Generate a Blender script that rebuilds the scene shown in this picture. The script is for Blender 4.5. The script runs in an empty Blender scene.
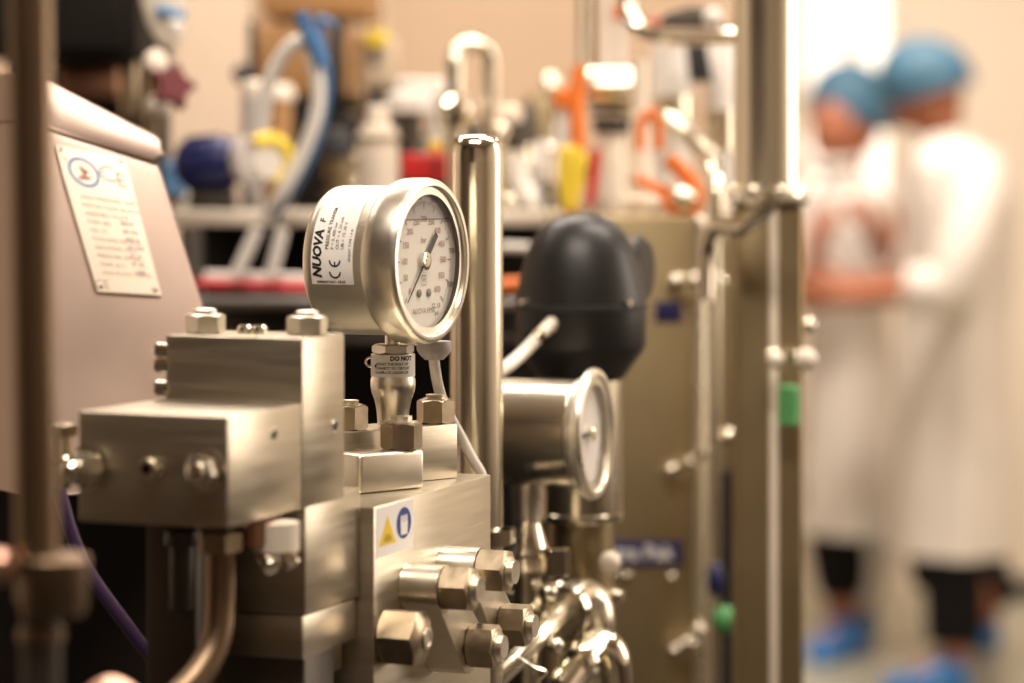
import bpy, bmesh, math, random
from mathutils import Vector, Matrix
random.seed(4)
SC = bpy.context.scene
COL = SC.collection
PI = math.pi

# ------------------------------------------------------------------ camera, world, lights, exposure
F = 2790.0            # focal length in pixels of a 1024 px wide frame
HZ = 180.0            # horizon row
EYE = 1.40            # camera height
cd = bpy.data.cameras.new('camera')
cam = bpy.data.objects.new('camera', cd); COL.objects.link(cam)
cam.location = (0, 0, EYE); cam.rotation_euler = (PI/2, 0, 0)
cd.sensor_width = 36.0; cd.lens = 36.0*F/1024.0
cd.shift_y = -(341.5-HZ)/1024.0
cd.clip_start = 0.05; cd.clip_end = 60
cd.dof.use_dof = True; cd.dof.focus_distance = 1.868
cd.dof.aperture_fstop = 3.65
SC.camera = cam
SC.view_settings.view_transform = 'Standard'
SC.view_settings.look = 'None'
SC.view_settings.gamma = 1.0
SC.view_settings.exposure = 0.45
SC.view_settings.use_curve_mapping = False
try:
    SC.cycles.use_denoising = True
    SC.cycles.max_bounces = 10
    SC.cycles.sample_clamp_indirect = 12
except Exception: pass
wd = bpy.data.worlds.new('world'); SC.world = wd; wd.use_nodes = True
wd.node_tree.nodes['Background'].inputs[0].default_value = (1.0, 0.82, 0.62, 1)
wd.node_tree.nodes['Background'].inputs[1].default_value = 0.15
def area(name, loc, target, sx, sy, power, col=(1.0, 0.875, 0.76)):
    l = bpy.data.lights.new(name, 'AREA'); l.shape = 'RECTANGLE'; l.size = sx; l.size_y = sy
    l.energy = power; l.color = col
    o = bpy.data.objects.new(name, l); COL.objects.link(o); o.location = loc
    d = Vector(target)-Vector(loc)
    o.rotation_euler = d.to_track_quat('-Z', 'Y').to_euler()
    return o
LIGHTS = [
    ('ceiling_light_over_machine', (0.9, 2.5, 3.1), (0.6, 2.4, 0), 0.3, 1.4, 34),
    ('ceiling_light_over_camera',  (-0.15, 0.85, 3.1), (0.1, 1.8, 1.0), 1.4, 0.3, 36),
    ('ceiling_light_over_bench',   (-0.4, 3.6, 3.1), (-0.4, 3.9, 0), 1.5, 0.25, 42),
    ('ceiling_light_left',         (-1.6, 3.0, 3.1), (-1.4, 3.2, 0), 0.25, 1.2, 8),
    ('ceiling_light_hall_near',    (1.6, 5.4, 3.1), (1.5, 5.7, 0), 0.25, 1.4, 30),
    ('ceiling_light_hall_middle',  (0.8, 7.0, 3.1), (0.7, 7.8, 0.4), 1.2, 0.25, 66),
    ('window_light_right',         (2.5, 2.8, 1.9), (0.0, 2.2, 1.3), 0.9, 1.5, 21),  # area lamp from the right onto the blocks' side faces; no window there
]
for a in LIGHTS: area(*a)

# ------------------------------------------------------------------ geometry helpers
def P(px, py, Y):
    return Vector(((px-512.0)/F*Y, Y, EYE+(HZ-py)/F*Y))
def S(px, Y): return px/F*Y
YAW = math.atan((1550-512)/F)
U = Vector((math.cos(YAW), -math.sin(YAW), 0))    # machine axis to the right
V = Vector((math.sin(YAW), math.cos(YAW), 0))     # machine axis away from the camera
Z = Vector((0, 0, 1))
CAMP = Vector((0, 0, EYE))
def along(p, d, px):                               # distance from p along d to reach image column px
    k1 = (px-512.0)/F
    return (k1*p.y-p.x)/(d.x-k1*d.y)
def hit(px, py, p0, n):
    r = P(px, py, 1.0)-CAMP
    return CAMP+r*((p0-CAMP).dot(n)/r.dot(n))
def frame(axis, up=None):
    a = axis.normalized()
    h = up if up is not None else (Z if abs(a.z) < 0.9 else Vector((1, 0, 0)))
    b = h.cross(a).normalized(); c = a.cross(b).normalized()
    return b, c, a
def smooth_path(pts, n=8):
    pts = [Vector(p) for p in pts]
    if len(pts) < 3: return pts
    out = []
    for i in range(len(pts)-1):
        p0 = pts[max(i-1, 0)]; p1 = pts[i]; p2 = pts[i+1]; p3 = pts[min(i+2, len(pts)-1)]
        for k in range(n):
            t = k/n
            out.append(0.5*((2*p1)+(p2-p0)*t+(2*p0-5*p1+4*p2-p3)*t*t+(3*p1-p0-3*p2+p3)*t**3))
    out.append(pts[-1]); return out
def fillet_path(pts, r, n=8):
    pts = [Vector(p) for p in pts]; out = [pts[0]]
    for i in range(1, len(pts)-1):
        a = (pts[i-1]-pts[i]); b = (pts[i+1]-pts[i])
        d = min(r, a.length*0.49, b.length*0.49)
        s = pts[i]+a.normalized()*d; e = pts[i]+b.normalized()*d
        for k in range(n+1):
            t = k/n; out.append(s*(1-t)**2+pts[i]*2*t*(1-t)+e*t*t)
    out.append(pts[-1]); return out

class MB:
    def __init__(s): s.bm = bmesh.new()
    def loops(s, rings, cap0=True, cap1=True, closed=True):
        vr = [[s.bm.verts.new(p) for p in r] for r in rings]
        n = len(vr[0])
        for a, b in zip(vr, vr[1:]):
            for i in range(n if closed else n-1):
                j = (i+1) % n
                try: s.bm.faces.new((a[i], a[j], b[j], b[i]))
                except ValueError: pass
        if cap0: s.bm.faces.new(list(reversed(vr[0])))
        if cap1: s.bm.faces.new(vr[-1])
        return s
    def obox(s, p, a, b, c, bev=0.0, seg=2):
        """box from corner p with edge vectors a, b, c"""
        vs = [s.bm.verts.new(p+a*i+b*j+c*k) for k in (0, 1) for j in (0, 1) for i in (0, 1)]
        q = [(0, 2, 3, 1), (4, 5, 7, 6), (0, 1, 5, 4), (2, 6, 7, 3), (0, 4, 6, 2), (1, 3, 7, 5)]
        fs = [s.bm.faces.new([vs[i] for i in f]) for f in q]
        if bev > 0:
            es = set(e for f in fs for e in f.edges)
            bmesh.ops.bevel(s.bm, geom=list(es), offset=bev, segments=seg, profile=0.5, affect='EDGES')
        return s
    def cbox(s, c, a, b, d, bev=0.0, seg=2):
        return s.obox(c-a*0.5-b*0.5-d*0.5, a, b, d, bev, seg)
    def lathe(s, o, axis, prof, seg=40, up=None, cap0=True, cap1=True):
        """prof: list of (distance along axis, radius)"""
        b, c, a = frame(Vector(axis), up)
        rings = []
        for h, r in prof:
            r = max(r, 1e-5)
            rings.append([o+a*h+(b*math.cos(2*PI*i/seg)+c*math.sin(2*PI*i/seg))*r for i in range(seg)])
        return s.loops(rings, cap0, cap1)
    def cyl(s, p0, p1, r, r1=None, seg=32, bev=0.0):
        p0 = Vector(p0); p1 = Vector(p1); L = (p1-p0).length; r1 = r if r1 is None else r1
        if bev > 0: prof = [(0, r-bev), (bev*0.3, r-bev*0.3), (bev, r), (L-bev, r1), (L-bev*0.3, r1-bev*0.3), (L, r1-bev)]
        else: prof = [(0, r), (L, r1)]
        return s.lathe(p0, p1-p0, prof, seg)
    def tube(s, pts, r, seg=16, rr=None):
        pts = [Vector(p) for p in pts]; n = len(pts)
        t = [(pts[min(i+1, n-1)]-pts[max(i-1, 0)]).normalized() for i in range(n)]
        b, c, _ = frame(t[0]); rings = []
        for i in range(n):
            b = (b-t[i]*b.dot(t[i])).normalized(); c = t[i].cross(b)
            q = r if rr is None else rr[i]
            rings.append([pts[i]+(b*math.cos(2*PI*k/seg)+c*math.sin(2*PI*k/seg))*q for k in range(seg)])
        return s.loops(rings)
    def prism(s, outline, ext, bev=0.0, seg=2):
        """outline: list of world points in order; ext: extrusion vector"""
        a = [s.bm.verts.new(p) for p in outline]; b = [s.bm.verts.new(Vector(p)+ext) for p in outline]
        n = len(a)
        fs = [s.bm.faces.new(list(reversed(a))), s.bm.faces.new(b)]
        for i in range(n): fs.append(s.bm.faces.new((a[i], a[(i+1) % n], b[(i+1) % n], b[i])))
        if bev > 0:
            es = list(fs[0].edges)+list(fs[1].edges)
            bmesh.ops.bevel(s.bm, geom=es, offset=bev, segments=seg, profile=0.5, affect='EDGES')
        return s
    def hexnut(s, o, axis, af, h, rot=0.0, chamf0=True, dome=0.0):
        b, c, a = frame(Vector(axis)); n = 72; k = 0.55
        rh = lambda t: (af/2)/math.cos(((t+PI/6) % (PI/3))-PI/6)
        def ring(f):
            out = []
            for i in range(n):
                t = 2*PI*i/n; r, z = f(t)
                out.append(o+a*z+(b*math.cos(t+rot)+c*math.sin(t+rot))*r)
            return out
        rings = []
        if chamf0: rings += [ring(lambda t: (af*0.48, 0)), ring(lambda t: (rh(t), (rh(t)-af*0.48)*k))]
        else: rings += [ring(lambda t: (rh(t), 0))]
        rings += [ring(lambda t: (rh(t), h-(rh(t)-af*0.48)*k)), ring(lambda t: (af*0.48, h))]
        if dome: rings += [ring(lambda t: (af*0.36, h+dome*0.6)), ring(lambda t: (af*0.2, h+dome))]
        return s.loops(rings)
    def ball(s, c, r, sc=(1, 1, 1), nu=24, nv=14, R=None):
        rings = []
        for j in range(nv+1):
            th = PI*j/nv; q = []
            for i in range(nu):
                p = Vector((math.sin(th)*math.cos(2*PI*i/nu)*sc[0], math.sin(th)*math.sin(2*PI*i/nu)*sc[1], -math.cos(th)*sc[2]))*r
                if j in (0, nv): p += Vector((math.cos(2*PI*i/nu), math.sin(2*PI*i/nu), 0))*r*1e-3
                if R is not None: p = R @ p
                q.append(Vector(c)+p)
            rings.append(q)
        return s.loops(rings)
    def torus(s, c, axis, R, r, n=40, m=12, a0=0.0, a1=2*PI):
        b, d, a = frame(Vector(axis)); full = abs(a1-a0-2*PI) < 1e-6
        rings = []
        for i in range(n+1):
            t = a0+(a1-a0)*i/n; e = b*math.cos(t)+d*math.sin(t)
            rings.append([c+e*(R+r*math.cos(2*PI*k/m))+a*r*math.sin(2*PI*k/m) for k in range(m)])
        return s.loops(rings, not full, not full)
    def build(s, name, mat, parent=None, ang=35, origin=None):
        bmesh.ops.remove_doubles(s.bm, verts=s.bm.verts, dist=1e-6)
        bmesh.ops.recalc_face_normals(s.bm, faces=s.bm.faces)
        me = bpy.data.meshes.new(name); s.bm.to_mesh(me); s.bm.free()
        return link_mesh(name, me, mat, parent, ang, origin)
ORIGIN = {}
def link_mesh(name, me, mat, parent=None, ang=35, origin=None):
    for p in me.polygons: p.use_smooth = True
    if ang < 180: me.set_sharp_from_angle(angle=math.radians(ang))
    for m in (mat if isinstance(mat, (list, tuple)) else [mat]): me.materials.append(m)
    o = bpy.data.objects.new(name, me); COL.objects.link(o)
    if parent is not None:
        me.transform(Matrix.Translation(-ORIGIN[parent.name])); o.parent = parent; ORIGIN[o.name] = ORIGIN[parent.name]
    else:
        if origin is None:
            co = [v.co for v in me.vertices]
            origin = Vector((sum(c.x for c in co)/len(co), sum(c.y for c in co)/len(co), min(c.z for c in co)))
        me.transform(Matrix.Translation(-Vector(origin))); o.location = origin; ORIGIN[o.name] = Vector(origin)
    return o
def thing(name, label, cat, loc, group=None):
    o = bpy.data.objects.new(name, None); COL.objects.link(o); o.location = loc
    o.empty_display_size = 0.05
    ORIGIN[o.name] = Vector(loc); o['label'] = label; o['category'] = cat
    if group: o['group'] = group
    return o
def tag(o, label, cat, group=None, kind=None):
    o['label'] = label; o['category'] = cat
    if group: o['group'] = group
    if kind: o['kind'] = kind
    return o
def struct(o): o['kind'] = 'structure'; return o
def text_mesh(body, size, align='CENTER', bold=0.0):
    cu = bpy.data.curves.new('lettering_curve', 'FONT'); cu.body = body; cu.size = size
    cu.align_x = align; cu.align_y = 'CENTER'; cu.offset = bold; cu.resolution_u = 2
    ob = bpy.data.objects.new('lettering_tmp', cu); COL.objects.link(ob)
    dg = bpy.context.evaluated_depsgraph_get(); dg.update()
    me = bpy.data.meshes.new_from_object(ob.evaluated_get(dg))
    bpy.data.objects.remove(ob); bpy.data.curves.remove(cu)
    return me
def text_pts(body, size, align='CENTER', bold=0.0):
    me = text_mesh(body, size, align, bold)
    v = [x.co.copy() for x in me.vertices]; f = [tuple(p.vertices) for p in me.polygons]
    bpy.data.meshes.remove(me); return v, f
class TB:
    """collects flat lettering of one part, placed by a mapping from text plane to world"""
    def __init__(s): s.v = []; s.f = []
    def add(s, body, size, fn, align='CENTER', bold=0.0):
        v, f = text_pts(body, size, align, bold); n = len(s.v)
        s.v += [fn(p.x, p.y) for p in v]; s.f += [tuple(i+n for i in q) for q in f]; return s
    def poly(s, pts):
        n = len(s.v); s.v += [Vector(p) for p in pts]; s.f.append(tuple(range(n, n+len(pts)))); return s
    def strip(s, a, b):
        for i in range(len(a)-1): s.poly([a[i], a[i+1], b[i+1], b[i]])
        return s
    def build(s, name, mat, parent):
        me = bpy.data.meshes.new(name); me.from_pydata([tuple(p) for p in s.v], [], s.f); me.update()
        return link_mesh(name, me, mat, parent, 180)

# ------------------------------------------------------------------ materials
def mat(name, col, metal=0.0, rough=0.5, noise=0.0, nscale=30.0, bump=0.0, stretch=None, emit=None, coat=0.0, spec=0.5, col2=None, trans=0.0, sss=0.0, rvar=0.0):
    m = bpy.data.materials.new(name); m.use_nodes = True; nt = m.node_tree
    b = nt.nodes['Principled BSDF']
    b.inputs['Base Color'].default_value = (*col, 1); b.inputs['Metallic'].default_value = metal
    b.inputs['Roughness'].default_value = rough; b.inputs['Specular IOR Level'].default_value = spec
    b.inputs['Coat Weight'].default_value = coat
    if trans: b.inputs['Transmission Weight'].default_value = trans
    if sss: b.inputs['Subsurface Weight'].default_value = sss; b.inputs['Subsurface Radius'].default_value = (0.02, 0.008, 0.004)
    if emit: b.inputs['Emission Color'].default_value = (*col, 1); b.inputs['Emission Strength'].default_value = emit
    if noise or bump or rvar:
        tc = nt.nodes.new('ShaderNodeTexCoord'); mp = nt.nodes.new('ShaderNodeMapping')
        nt.links.new(tc.outputs['Object'], mp.inputs['Vector'])
        if stretch: mp.inputs['Scale'].default_value = stretch
        nz = nt.nodes.new('ShaderNodeTexNoise'); nz.inputs['Scale'].default_value = nscale; nz.inputs['Detail'].default_value = 4
        nt.links.new(mp.outputs[0], nz.inputs['Vector'])
        if noise:
            mx = nt.nodes.new('ShaderNodeMix'); mx.data_type = 'RGBA'
            c2 = col2 if col2 else tuple(c*(1-noise) for c in col)
            mx.inputs[6].default_value = (*c2, 1); mx.inputs[7].default_value = (*col, 1)
            rp = nt.nodes.new('ShaderNodeMapRange'); rp.inputs[1].default_value = 0.35; rp.inputs[2].default_value = 0.65
            nt.links.new(nz.outputs[0], rp.inputs[0]); nt.links.new(rp.outputs[0], mx.inputs[0]); nt.links.new(mx.outputs[2], b.inputs['Base Color'])
        if rvar:
            r2 = nt.nodes.new('ShaderNodeMapRange'); r2.inputs[1].default_value = 0.3; r2.inputs[2].default_value = 0.7
            r2.inputs[3].default_value = max(rough-rvar, 0.02); r2.inputs[4].default_value = rough+rvar
            nt.links.new(nz.outputs[0], r2.inputs[0]); nt.links.new(r2.outputs[0], b.inputs['Roughness'])
        if bump:
            bp = nt.nodes.new('ShaderNodeBump'); bp.inputs['Strength'].default_value = bump; bp.inputs['Distance'].default_value = 0.001
            nt.links.new(nz.outputs[0], bp.inputs['Height']); nt.links.new(bp.outputs[0], b.inputs['Normal'])
    return m
ST = (0.80, 0.75, 0.63)
M = dict(
    machined=mat('machined_steel', (0.55, 0.495, 0.39), 1, 0.36, noise=0.10, nscale=14, rvar=0.05, bump=0.10, stretch=(1, 1, 18)),
    brushed=mat('brushed_steel', (0.84, 0.79, 0.66), 1, 0.38, nscale=40, rvar=0.05, bump=0.03, stretch=(1, 1, 12)),
    turned=mat('turned_steel', (0.82, 0.77, 0.65), 1, 0.32, nscale=60, rvar=0.05),
    creamwall=mat('cream_screen_board', (0.60, 0.47, 0.35), 0, 0.6, noise=0.05, nscale=3),
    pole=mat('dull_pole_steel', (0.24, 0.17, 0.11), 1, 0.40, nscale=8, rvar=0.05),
    satin=mat('satin_steel', (0.84, 0.785, 0.64), 1, 0.25, nscale=8, rvar=0.04),
    nut=mat('nut_steel', (0.43, 0.35, 0.245), 1, 0.33, noise=0.12, nscale=120, bump=0.15, rvar=0.06),
    polished=mat('polished_steel', (0.86, 0.81, 0.68), 1, 0.11, nscale=20, rvar=0.03),
    pipe=mat('polished_pipe', (0.82, 0.765, 0.61), 1, 0.19, nscale=20, rvar=0.03),
    sheet=mat('sheet_steel', (0.36, 0.285, 0.165), 1, 0.42, noise=0.15, nscale=4, rvar=0.06),
    console=mat('console_steel', (0.44, 0.34, 0.285), 1, 0.42, noise=0.10, nscale=6, rvar=0.06),
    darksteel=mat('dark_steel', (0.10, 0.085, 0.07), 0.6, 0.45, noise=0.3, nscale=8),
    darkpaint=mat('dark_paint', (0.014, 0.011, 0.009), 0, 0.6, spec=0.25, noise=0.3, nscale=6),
    hole=mat('bore_dark', (0.02, 0.018, 0.015), 0.3, 0.6, noise=0.2),
    blackplastic=mat('black_plastic', (0.014, 0.013, 0.012), 0, 0.40, spec=0.4, noise=0.1, nscale=200, bump=0.08),
    rubber=mat('black_rubber', (0.02, 0.02, 0.02), 0, 0.6, noise=0.2),
    white=mat('white_plastic', (0.78, 0.74, 0.68), 0, 0.4, noise=0.03),
    cream=mat('cream_plastic', (0.84, 0.75, 0.62), 0, 0.42, noise=0.04),
    cable=mat('pale_cable', (0.80, 0.75, 0.66), 0, 0.4, noise=0.05),
    label=mat('white_label', (0.95, 0.92, 0.87), 0, 0.45, noise=0.03),
    plate=mat('name_plate_sheet', (0.86, 0.74, 0.60), 0.1, 0.45, noise=0.04),
    ink=mat('black_ink', (0.015, 0.015, 0.018), 0, 0.5, noise=0.1),
    greyink=mat('grey_ink', (0.25, 0.22, 0.22), 0, 0.5, noise=0.1),
    fadedink=mat('faded_ink', (0.42, 0.34, 0.29), 0, 0.5, noise=0.1),
    redink=mat('red_ink', (0.33, 0.13, 0.09), 0, 0.5, noise=0.1),
    blueink=mat('blue_ink', (0.10, 0.22, 0.45), 0, 0.5, noise=0.1),
    dial=mat('dial_face', (0.93, 0.88, 0.77), 0, 0.5, noise=0.02),
    airgap=mat('dial_air_gap', (0.50, 0.46, 0.44), 0, 0.4, noise=0.03),
    blacktrim=mat('black_trim', (0.02, 0.02, 0.02), 0, 0.35, noise=0.1),
    yellow=mat('yellow_plastic', (0.93, 0.69, 0.06), 0, 0.4, noise=0.08),
    signyellow=mat('sign_yellow', (0.90, 0.62, 0.02), 0, 0.45, noise=0.04),
    signblue=mat('sign_blue', (0.02, 0.06, 0.30), 0, 0.4, noise=0.05),
    navy=mat('navy_plate', (0.02, 0.018, 0.10), 0, 0.4, noise=0.05),
    orange=mat('orange_plastic', (0.85, 0.20, 0.02), 0, 0.4, noise=0.1),
    red=mat('red_plastic', (0.62, 0.02, 0.02), 0, 0.38, noise=0.1),
    darkred=mat('dark_red_plastic', (0.13, 0.005, 0.01), 0, 0.38, noise=0.1),
    bluehose=mat('blue_hose', (0.05, 0.17, 0.38), 0, 0.35, noise=0.1),
    motorblue=mat('blue_paint', (0.010, 0.015, 0.095), 0, 0.4, noise=0.15),
    lightblue=mat('light_blue_plastic', (0.16, 0.34, 0.62), 0, 0.4, noise=0.1),
    green=mat('green_plastic', (0.10, 0.36, 0.12), 0, 0.45, noise=0.1),
    tanbox=mat('tan_enamel', (0.52, 0.28, 0.11), 0, 0.45, noise=0.12, nscale=8),
    greybox=mat('beige_enamel', (0.62, 0.50, 0.36), 0, 0.5, noise=0.06),
    purple=mat('purple_cable', (0.045, 0.02, 0.07), 0, 0.45, noise=0.1),
    copper=mat('copper_pink', (0.75, 0.45, 0.33), 1, 0.3, noise=0.1),
    wall=mat('wall_paint', (0.80, 0.70, 0.58), 0, 0.6, noise=0.03, nscale=2),
    walltan=mat('wall_tan', (0.60, 0.43, 0.29), 0, 0.6, noise=0.05, nscale=1.5),
    darkwall=mat('wall_brown', (0.09, 0.062, 0.042), 0, 0.6, noise=0.1, nscale=1.5),
    floor=mat('floor_epoxy', (0.46, 0.45, 0.36), 0, 0.3, noise=0.1, nscale=3),
    floordark=mat('dark_floor_mat', (0.07, 0.062, 0.05), 0, 0.6, noise=0.15, nscale=5),
    ceiling=mat('ceiling_paint', (0.55, 0.46, 0.36), 0, 0.7, noise=0.03),
    coat=mat('white_coat_cloth', (0.70, 0.645, 0.59), 0, 0.6, noise=0.05, nscale=12, bump=0.3, sss=0.1),
    cap=mat('blue_cap_cloth', (0.045, 0.135, 0.215), 0, 0.6, noise=0.35, nscale=25, bump=0.5),
    shoecover=mat('blue_overshoe_film', (0.03, 0.20, 0.55), 0, 0.35, noise=0.4, nscale=20, bump=0.4),
    trousers=mat('black_trousers', (0.008, 0.007, 0.007), 0, 0.8, spec=0.1, noise=0.2),
    skin=mat('skin', (0.40, 0.14, 0.07), 0, 0.5, noise=0.12, nscale=15, sss=0.08),
    hair=mat('dark_hair', (0.03, 0.018, 0.012), 0, 0.6, noise=0.3),
    eye=mat('eye', (0.04, 0.03, 0.025), 0, 0.2, noise=0.1),
)
g = bpy.data.materials.new('clear_pane'); g.use_nodes = True; nt = g.node_tree; nt.nodes.remove(nt.nodes['Principled BSDF'])
tr = nt.nodes.new('ShaderNodeBsdfTransparent'); gl = nt.nodes.new('ShaderNodeBsdfGlossy'); gl.inputs['Roughness'].default_value = 0.03
fr = nt.nodes.new('ShaderNodeFresnel'); fr.inputs['IOR'].default_value = 1.25
mx = nt.nodes.new('ShaderNodeMixShader')
geo = nt.nodes.new('ShaderNodeNewGeometry'); mt = nt.nodes.new('ShaderNodeMath'); mt.operation = 'SUBTRACT'; mt.use_clamp = True
nt.links.new(fr.outputs[0], mt.inputs[0]); nt.links.new(geo.outputs['Backfacing'], mt.inputs[1]); nt.links.new(mt.outputs[0], mx.inputs[0]); nt.links.new(tr.outputs[0], mx.inputs[1]); nt.links.new(gl.outputs[0], mx.inputs[2])
nt.links.new(mx.outputs[0], nt.nodes['Material Output'].inputs['Surface'])
M['pane'] = g
M['frosted'] = mat('lit_frosted_window', (1.0, 0.93, 0.84), 0, 0.5, noise=0.04, nscale=3, emit=0.8)

# ------------------------------------------------------------------ the room
X0, X1, Y0r, Y1r, ZC = -3.2, 2.7, -2.0, 9.4, 3.2
def slab(name, p, a, b, c, m): return struct(MB().obox(Vector(p), Vector(a), Vector(b), Vector(c)).build(name, m))
slab('floor', (X0-.1, 4.6, -0.1), (X1-X0+.2, 0, 0), (0, Y1r-4.6+.1, 0), (0, 0, 0.1), M['floor'])
slab('floor', (X0-.1, Y0r-.1, -0.1), (X1-X0+.2, 0, 0), (0, 4.6-Y0r+.1, 0), (0, 0, 0.1), M['floordark'])  # unseen near floor, made dark to cut bounce light from below
slab('ceiling', (X0-.1, Y0r-.1, ZC), (X1-X0+.2, 0, 0), (0, Y1r-Y0r+.2, 0), (0, 0, 0.1), M['ceiling'])
slab('wall_back', (X0, Y1r, 0), (X1-X0, 0, 0), (0, 0.1, 0), (0, 0, ZC), M['wall'])
slab('wall_right', (X1, Y0r, 0), (0.1, 0, 0), (0, Y1r-Y0r, 0), (0, 0, ZC), M['wall'])
slab('wall_left', (X0-0.1, Y0r, 0), (0.1, 0, 0), (0, 3.2, 0), (0, 0, ZC), M['darkwall'])
slab('wall_left', (X0-0.1, Y0r+3.2, 0), (0.1, 0, 0), (0, Y1r-Y0r-3.2, 0), (0, 0, ZC), M['wall'])
slab('wall_front', (-0.7, Y0r-0.1, 0), (X1+0.7, 0, 0), (0, 0.1, 0), (0, 0, ZC), M['wall'])
slab('wall_front', (X0, Y0r-0.1, 0), (-0.7-X0, 0, 0), (0, 0.1, 0), (0, 0, ZC), M['darkwall'])
slab('wall_partition', (X0, 5.0, 0), (0.40-X0, 0, 0), (0, 0.12, 0), (0, 0, ZC), M['walltan'])
slab('baseboard_back', (P(985, 0, Y1r).x, Y1r-0.02, 0), (X1-P(985, 0, Y1r).x, 0, 0), (0, 0.02, 0), (0, 0, 0.06), M['darkpaint'])
slab('wall_divider', (-2.7, -1.3, 0), (1.6, 0, 0), (0, 2.1, 0), (0, 0, 2.0), M['darkwall'])  # unseen dark slab, added to darken reflections in the block fronts
slab('trim_1', (X1-0.03, Y0r, 0), (0.03, 0, 0), (0, 8.0, 0), (0, 0, 0.95), M['darkwall'])  # unseen dark band, added so low reflections in side faces turn darker
slab('trim_2', (-0.7, Y0r, 0), (X1+0.66, 0, 0), (0, 0.03, 0), (0, 0, 0.95), M['darkwall'])  # same kind of added dark band, behind the camera
# frosted lit window in the back wall, behind the two people
def window(n, px0, px1, py0, py1, m):
    a = P(px0, py1, Y1r); b = P(px1, py0, Y1r)
    w = b.x-a.x; h = b.z-a.z; t = 0.05
    f = MB()
    for (x, z, dx, dz) in ((0, 0, w, t), (0, h-t, w, t), (0, t, t, h-2*t), (w-t, t, t, h-2*t), (w*0.48, t, t, h-2*t)):
        f.obox(Vector((a.x+x, Y1r-0.06, a.z+z)), Vector((dx, 0, 0)), Vector((0, 0.055, 0)), Vector((0, 0, dz)), 0.004)
    fo = struct(f.build('window_%d' % n, M['wall']))
    po = MB().obox(Vector((a.x+t, Y1r-0.03, a.z+t)), Vector((w-2*t, 0, 0)), Vector((0, 0.02, 0)), Vector((0, 0, h-2*t))).build('pane', m, fo)
window(1, 790, 900, -40, 250, M['frosted'])

# ------------------------------------------------------------------ main valve blocks
BED = 0.90
def block_pts(px, pyt, pyb, Y): return P(px, pyt, Y), P(px, pyb, Y)

# bed the blocks stand on (below the frame)
t = thing('machine_bed', 'dark steel bed carrying the row of steel blocks', 'machine base', (-0.25, 1.95, 0))
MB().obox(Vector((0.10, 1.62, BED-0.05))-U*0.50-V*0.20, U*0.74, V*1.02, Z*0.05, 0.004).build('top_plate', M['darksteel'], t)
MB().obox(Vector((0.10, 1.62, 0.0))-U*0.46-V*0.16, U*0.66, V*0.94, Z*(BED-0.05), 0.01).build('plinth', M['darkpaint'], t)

# A: near block
A0 = P(228, 416, 1.55); A0b = P(228, 529, 1.55); hA = A0.z-A0b.z
wA = -along(A0, U, 78); dA = along(A0, V, 302.5)
B0 = A0b+V*dA
blkA = thing('valve_block', 'low square steel block with three fittings on its dark front face', 'block', A0b-U*wA*0.5+V*dA*0.5-Z*0)
MB().obox(A0b-U*wA, U*wA, V*(dA-0.0005), Z*hA, 0.0016, 2).build('body', M['machined'], blkA)
def on(px, py, p0, n): return hit(px, py, p0, n)
def bore(c, n, r, parent, name='tapped_hole'):
    h = MB().lathe(c, n, [(-0.0002, r*1.25), (0.0004, r*1.25), (0.0004, r), (0.0002, r*0.95)], 28); o = h.build('bore_rim', M['turned'], parent)
    MB().lathe(c, n, [(0.0002, r), (0.0006, r*0.96)], 28).build(name, M['hole'], parent)
bore(on(274, 434, A0, U), U, 0.0030, blkA)
# fittings on A's front face (-V)
nA = -V
def plug(c, n, r, parent, L=0.012, hexs=True):
    MB().lathe(c, n, [(0, r*1.25), (0.002, r*1.25), (0.0024, r*1.15), (0.0024, r), (L, r), (L+0.001, r*0.9), (L+0.001, r*0.55), (L-0.004, r*0.5)], 32, cap1=False).build('plug', M['polished'], parent)
    MB().lathe(c+n*(L-0.0042), n, [(0, r*0.5), (0.0004, r*0.5)], 6).build('socket', M['hole'], parent)
c = on(152, 468, A0, V); plug(c, nA, 0.0058, blkA, 0.006)
for (px, py, af, L) in ((207, 470, 0.0155, 0.012), (90, 467, 0.0165, 0.020)):
    c = on(px, py, A0, V)
    MB().lathe(c, nA, [(0, af*0.78), (0.002, af*0.78), (0.0025, af*0.72)], 36).build('washer', M['polished'], blkA)
    b = MB().hexnut(c+nA*0.0025, nA, af, L*0.7, 0.3).build('hex_bolt', M['turned'], blkA)
    MB().lathe(c+nA*(0.0025+L*0.7), nA, [(0, af*0.36), (L*0.35, af*0.34), (L*0.45, af*0.22)], 28).build('bolt_tip', M['polished'], b)
# fitting on A's left side
e = P(77, 468, 1.60)
MB().cyl(e+U*0.012, e-U*0.022, 0.0075, bev=0.001).build('side_fitting', M['polished'], blkA)
sf = MB().cyl(e-U*0.010-Z*0.012, e-U*0.010+Z*0.018, 0.0055, bev=0.001).build('fitting_stem', M['polished'], blkA)
MB().hexnut(e-U*0.010+Z*0.018, Z, 0.016, 0.007).build('fitting_cap', M['nut'], sf)
bA = MB()
bA.obox(A0b-U*wA*0.85+V*dA*0.55-Z*0.22, U*wA*0.35, V*dA*0.35, Z*0.2199, 0.002).build('support_leg', M['darksteel'], blkA)

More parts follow.
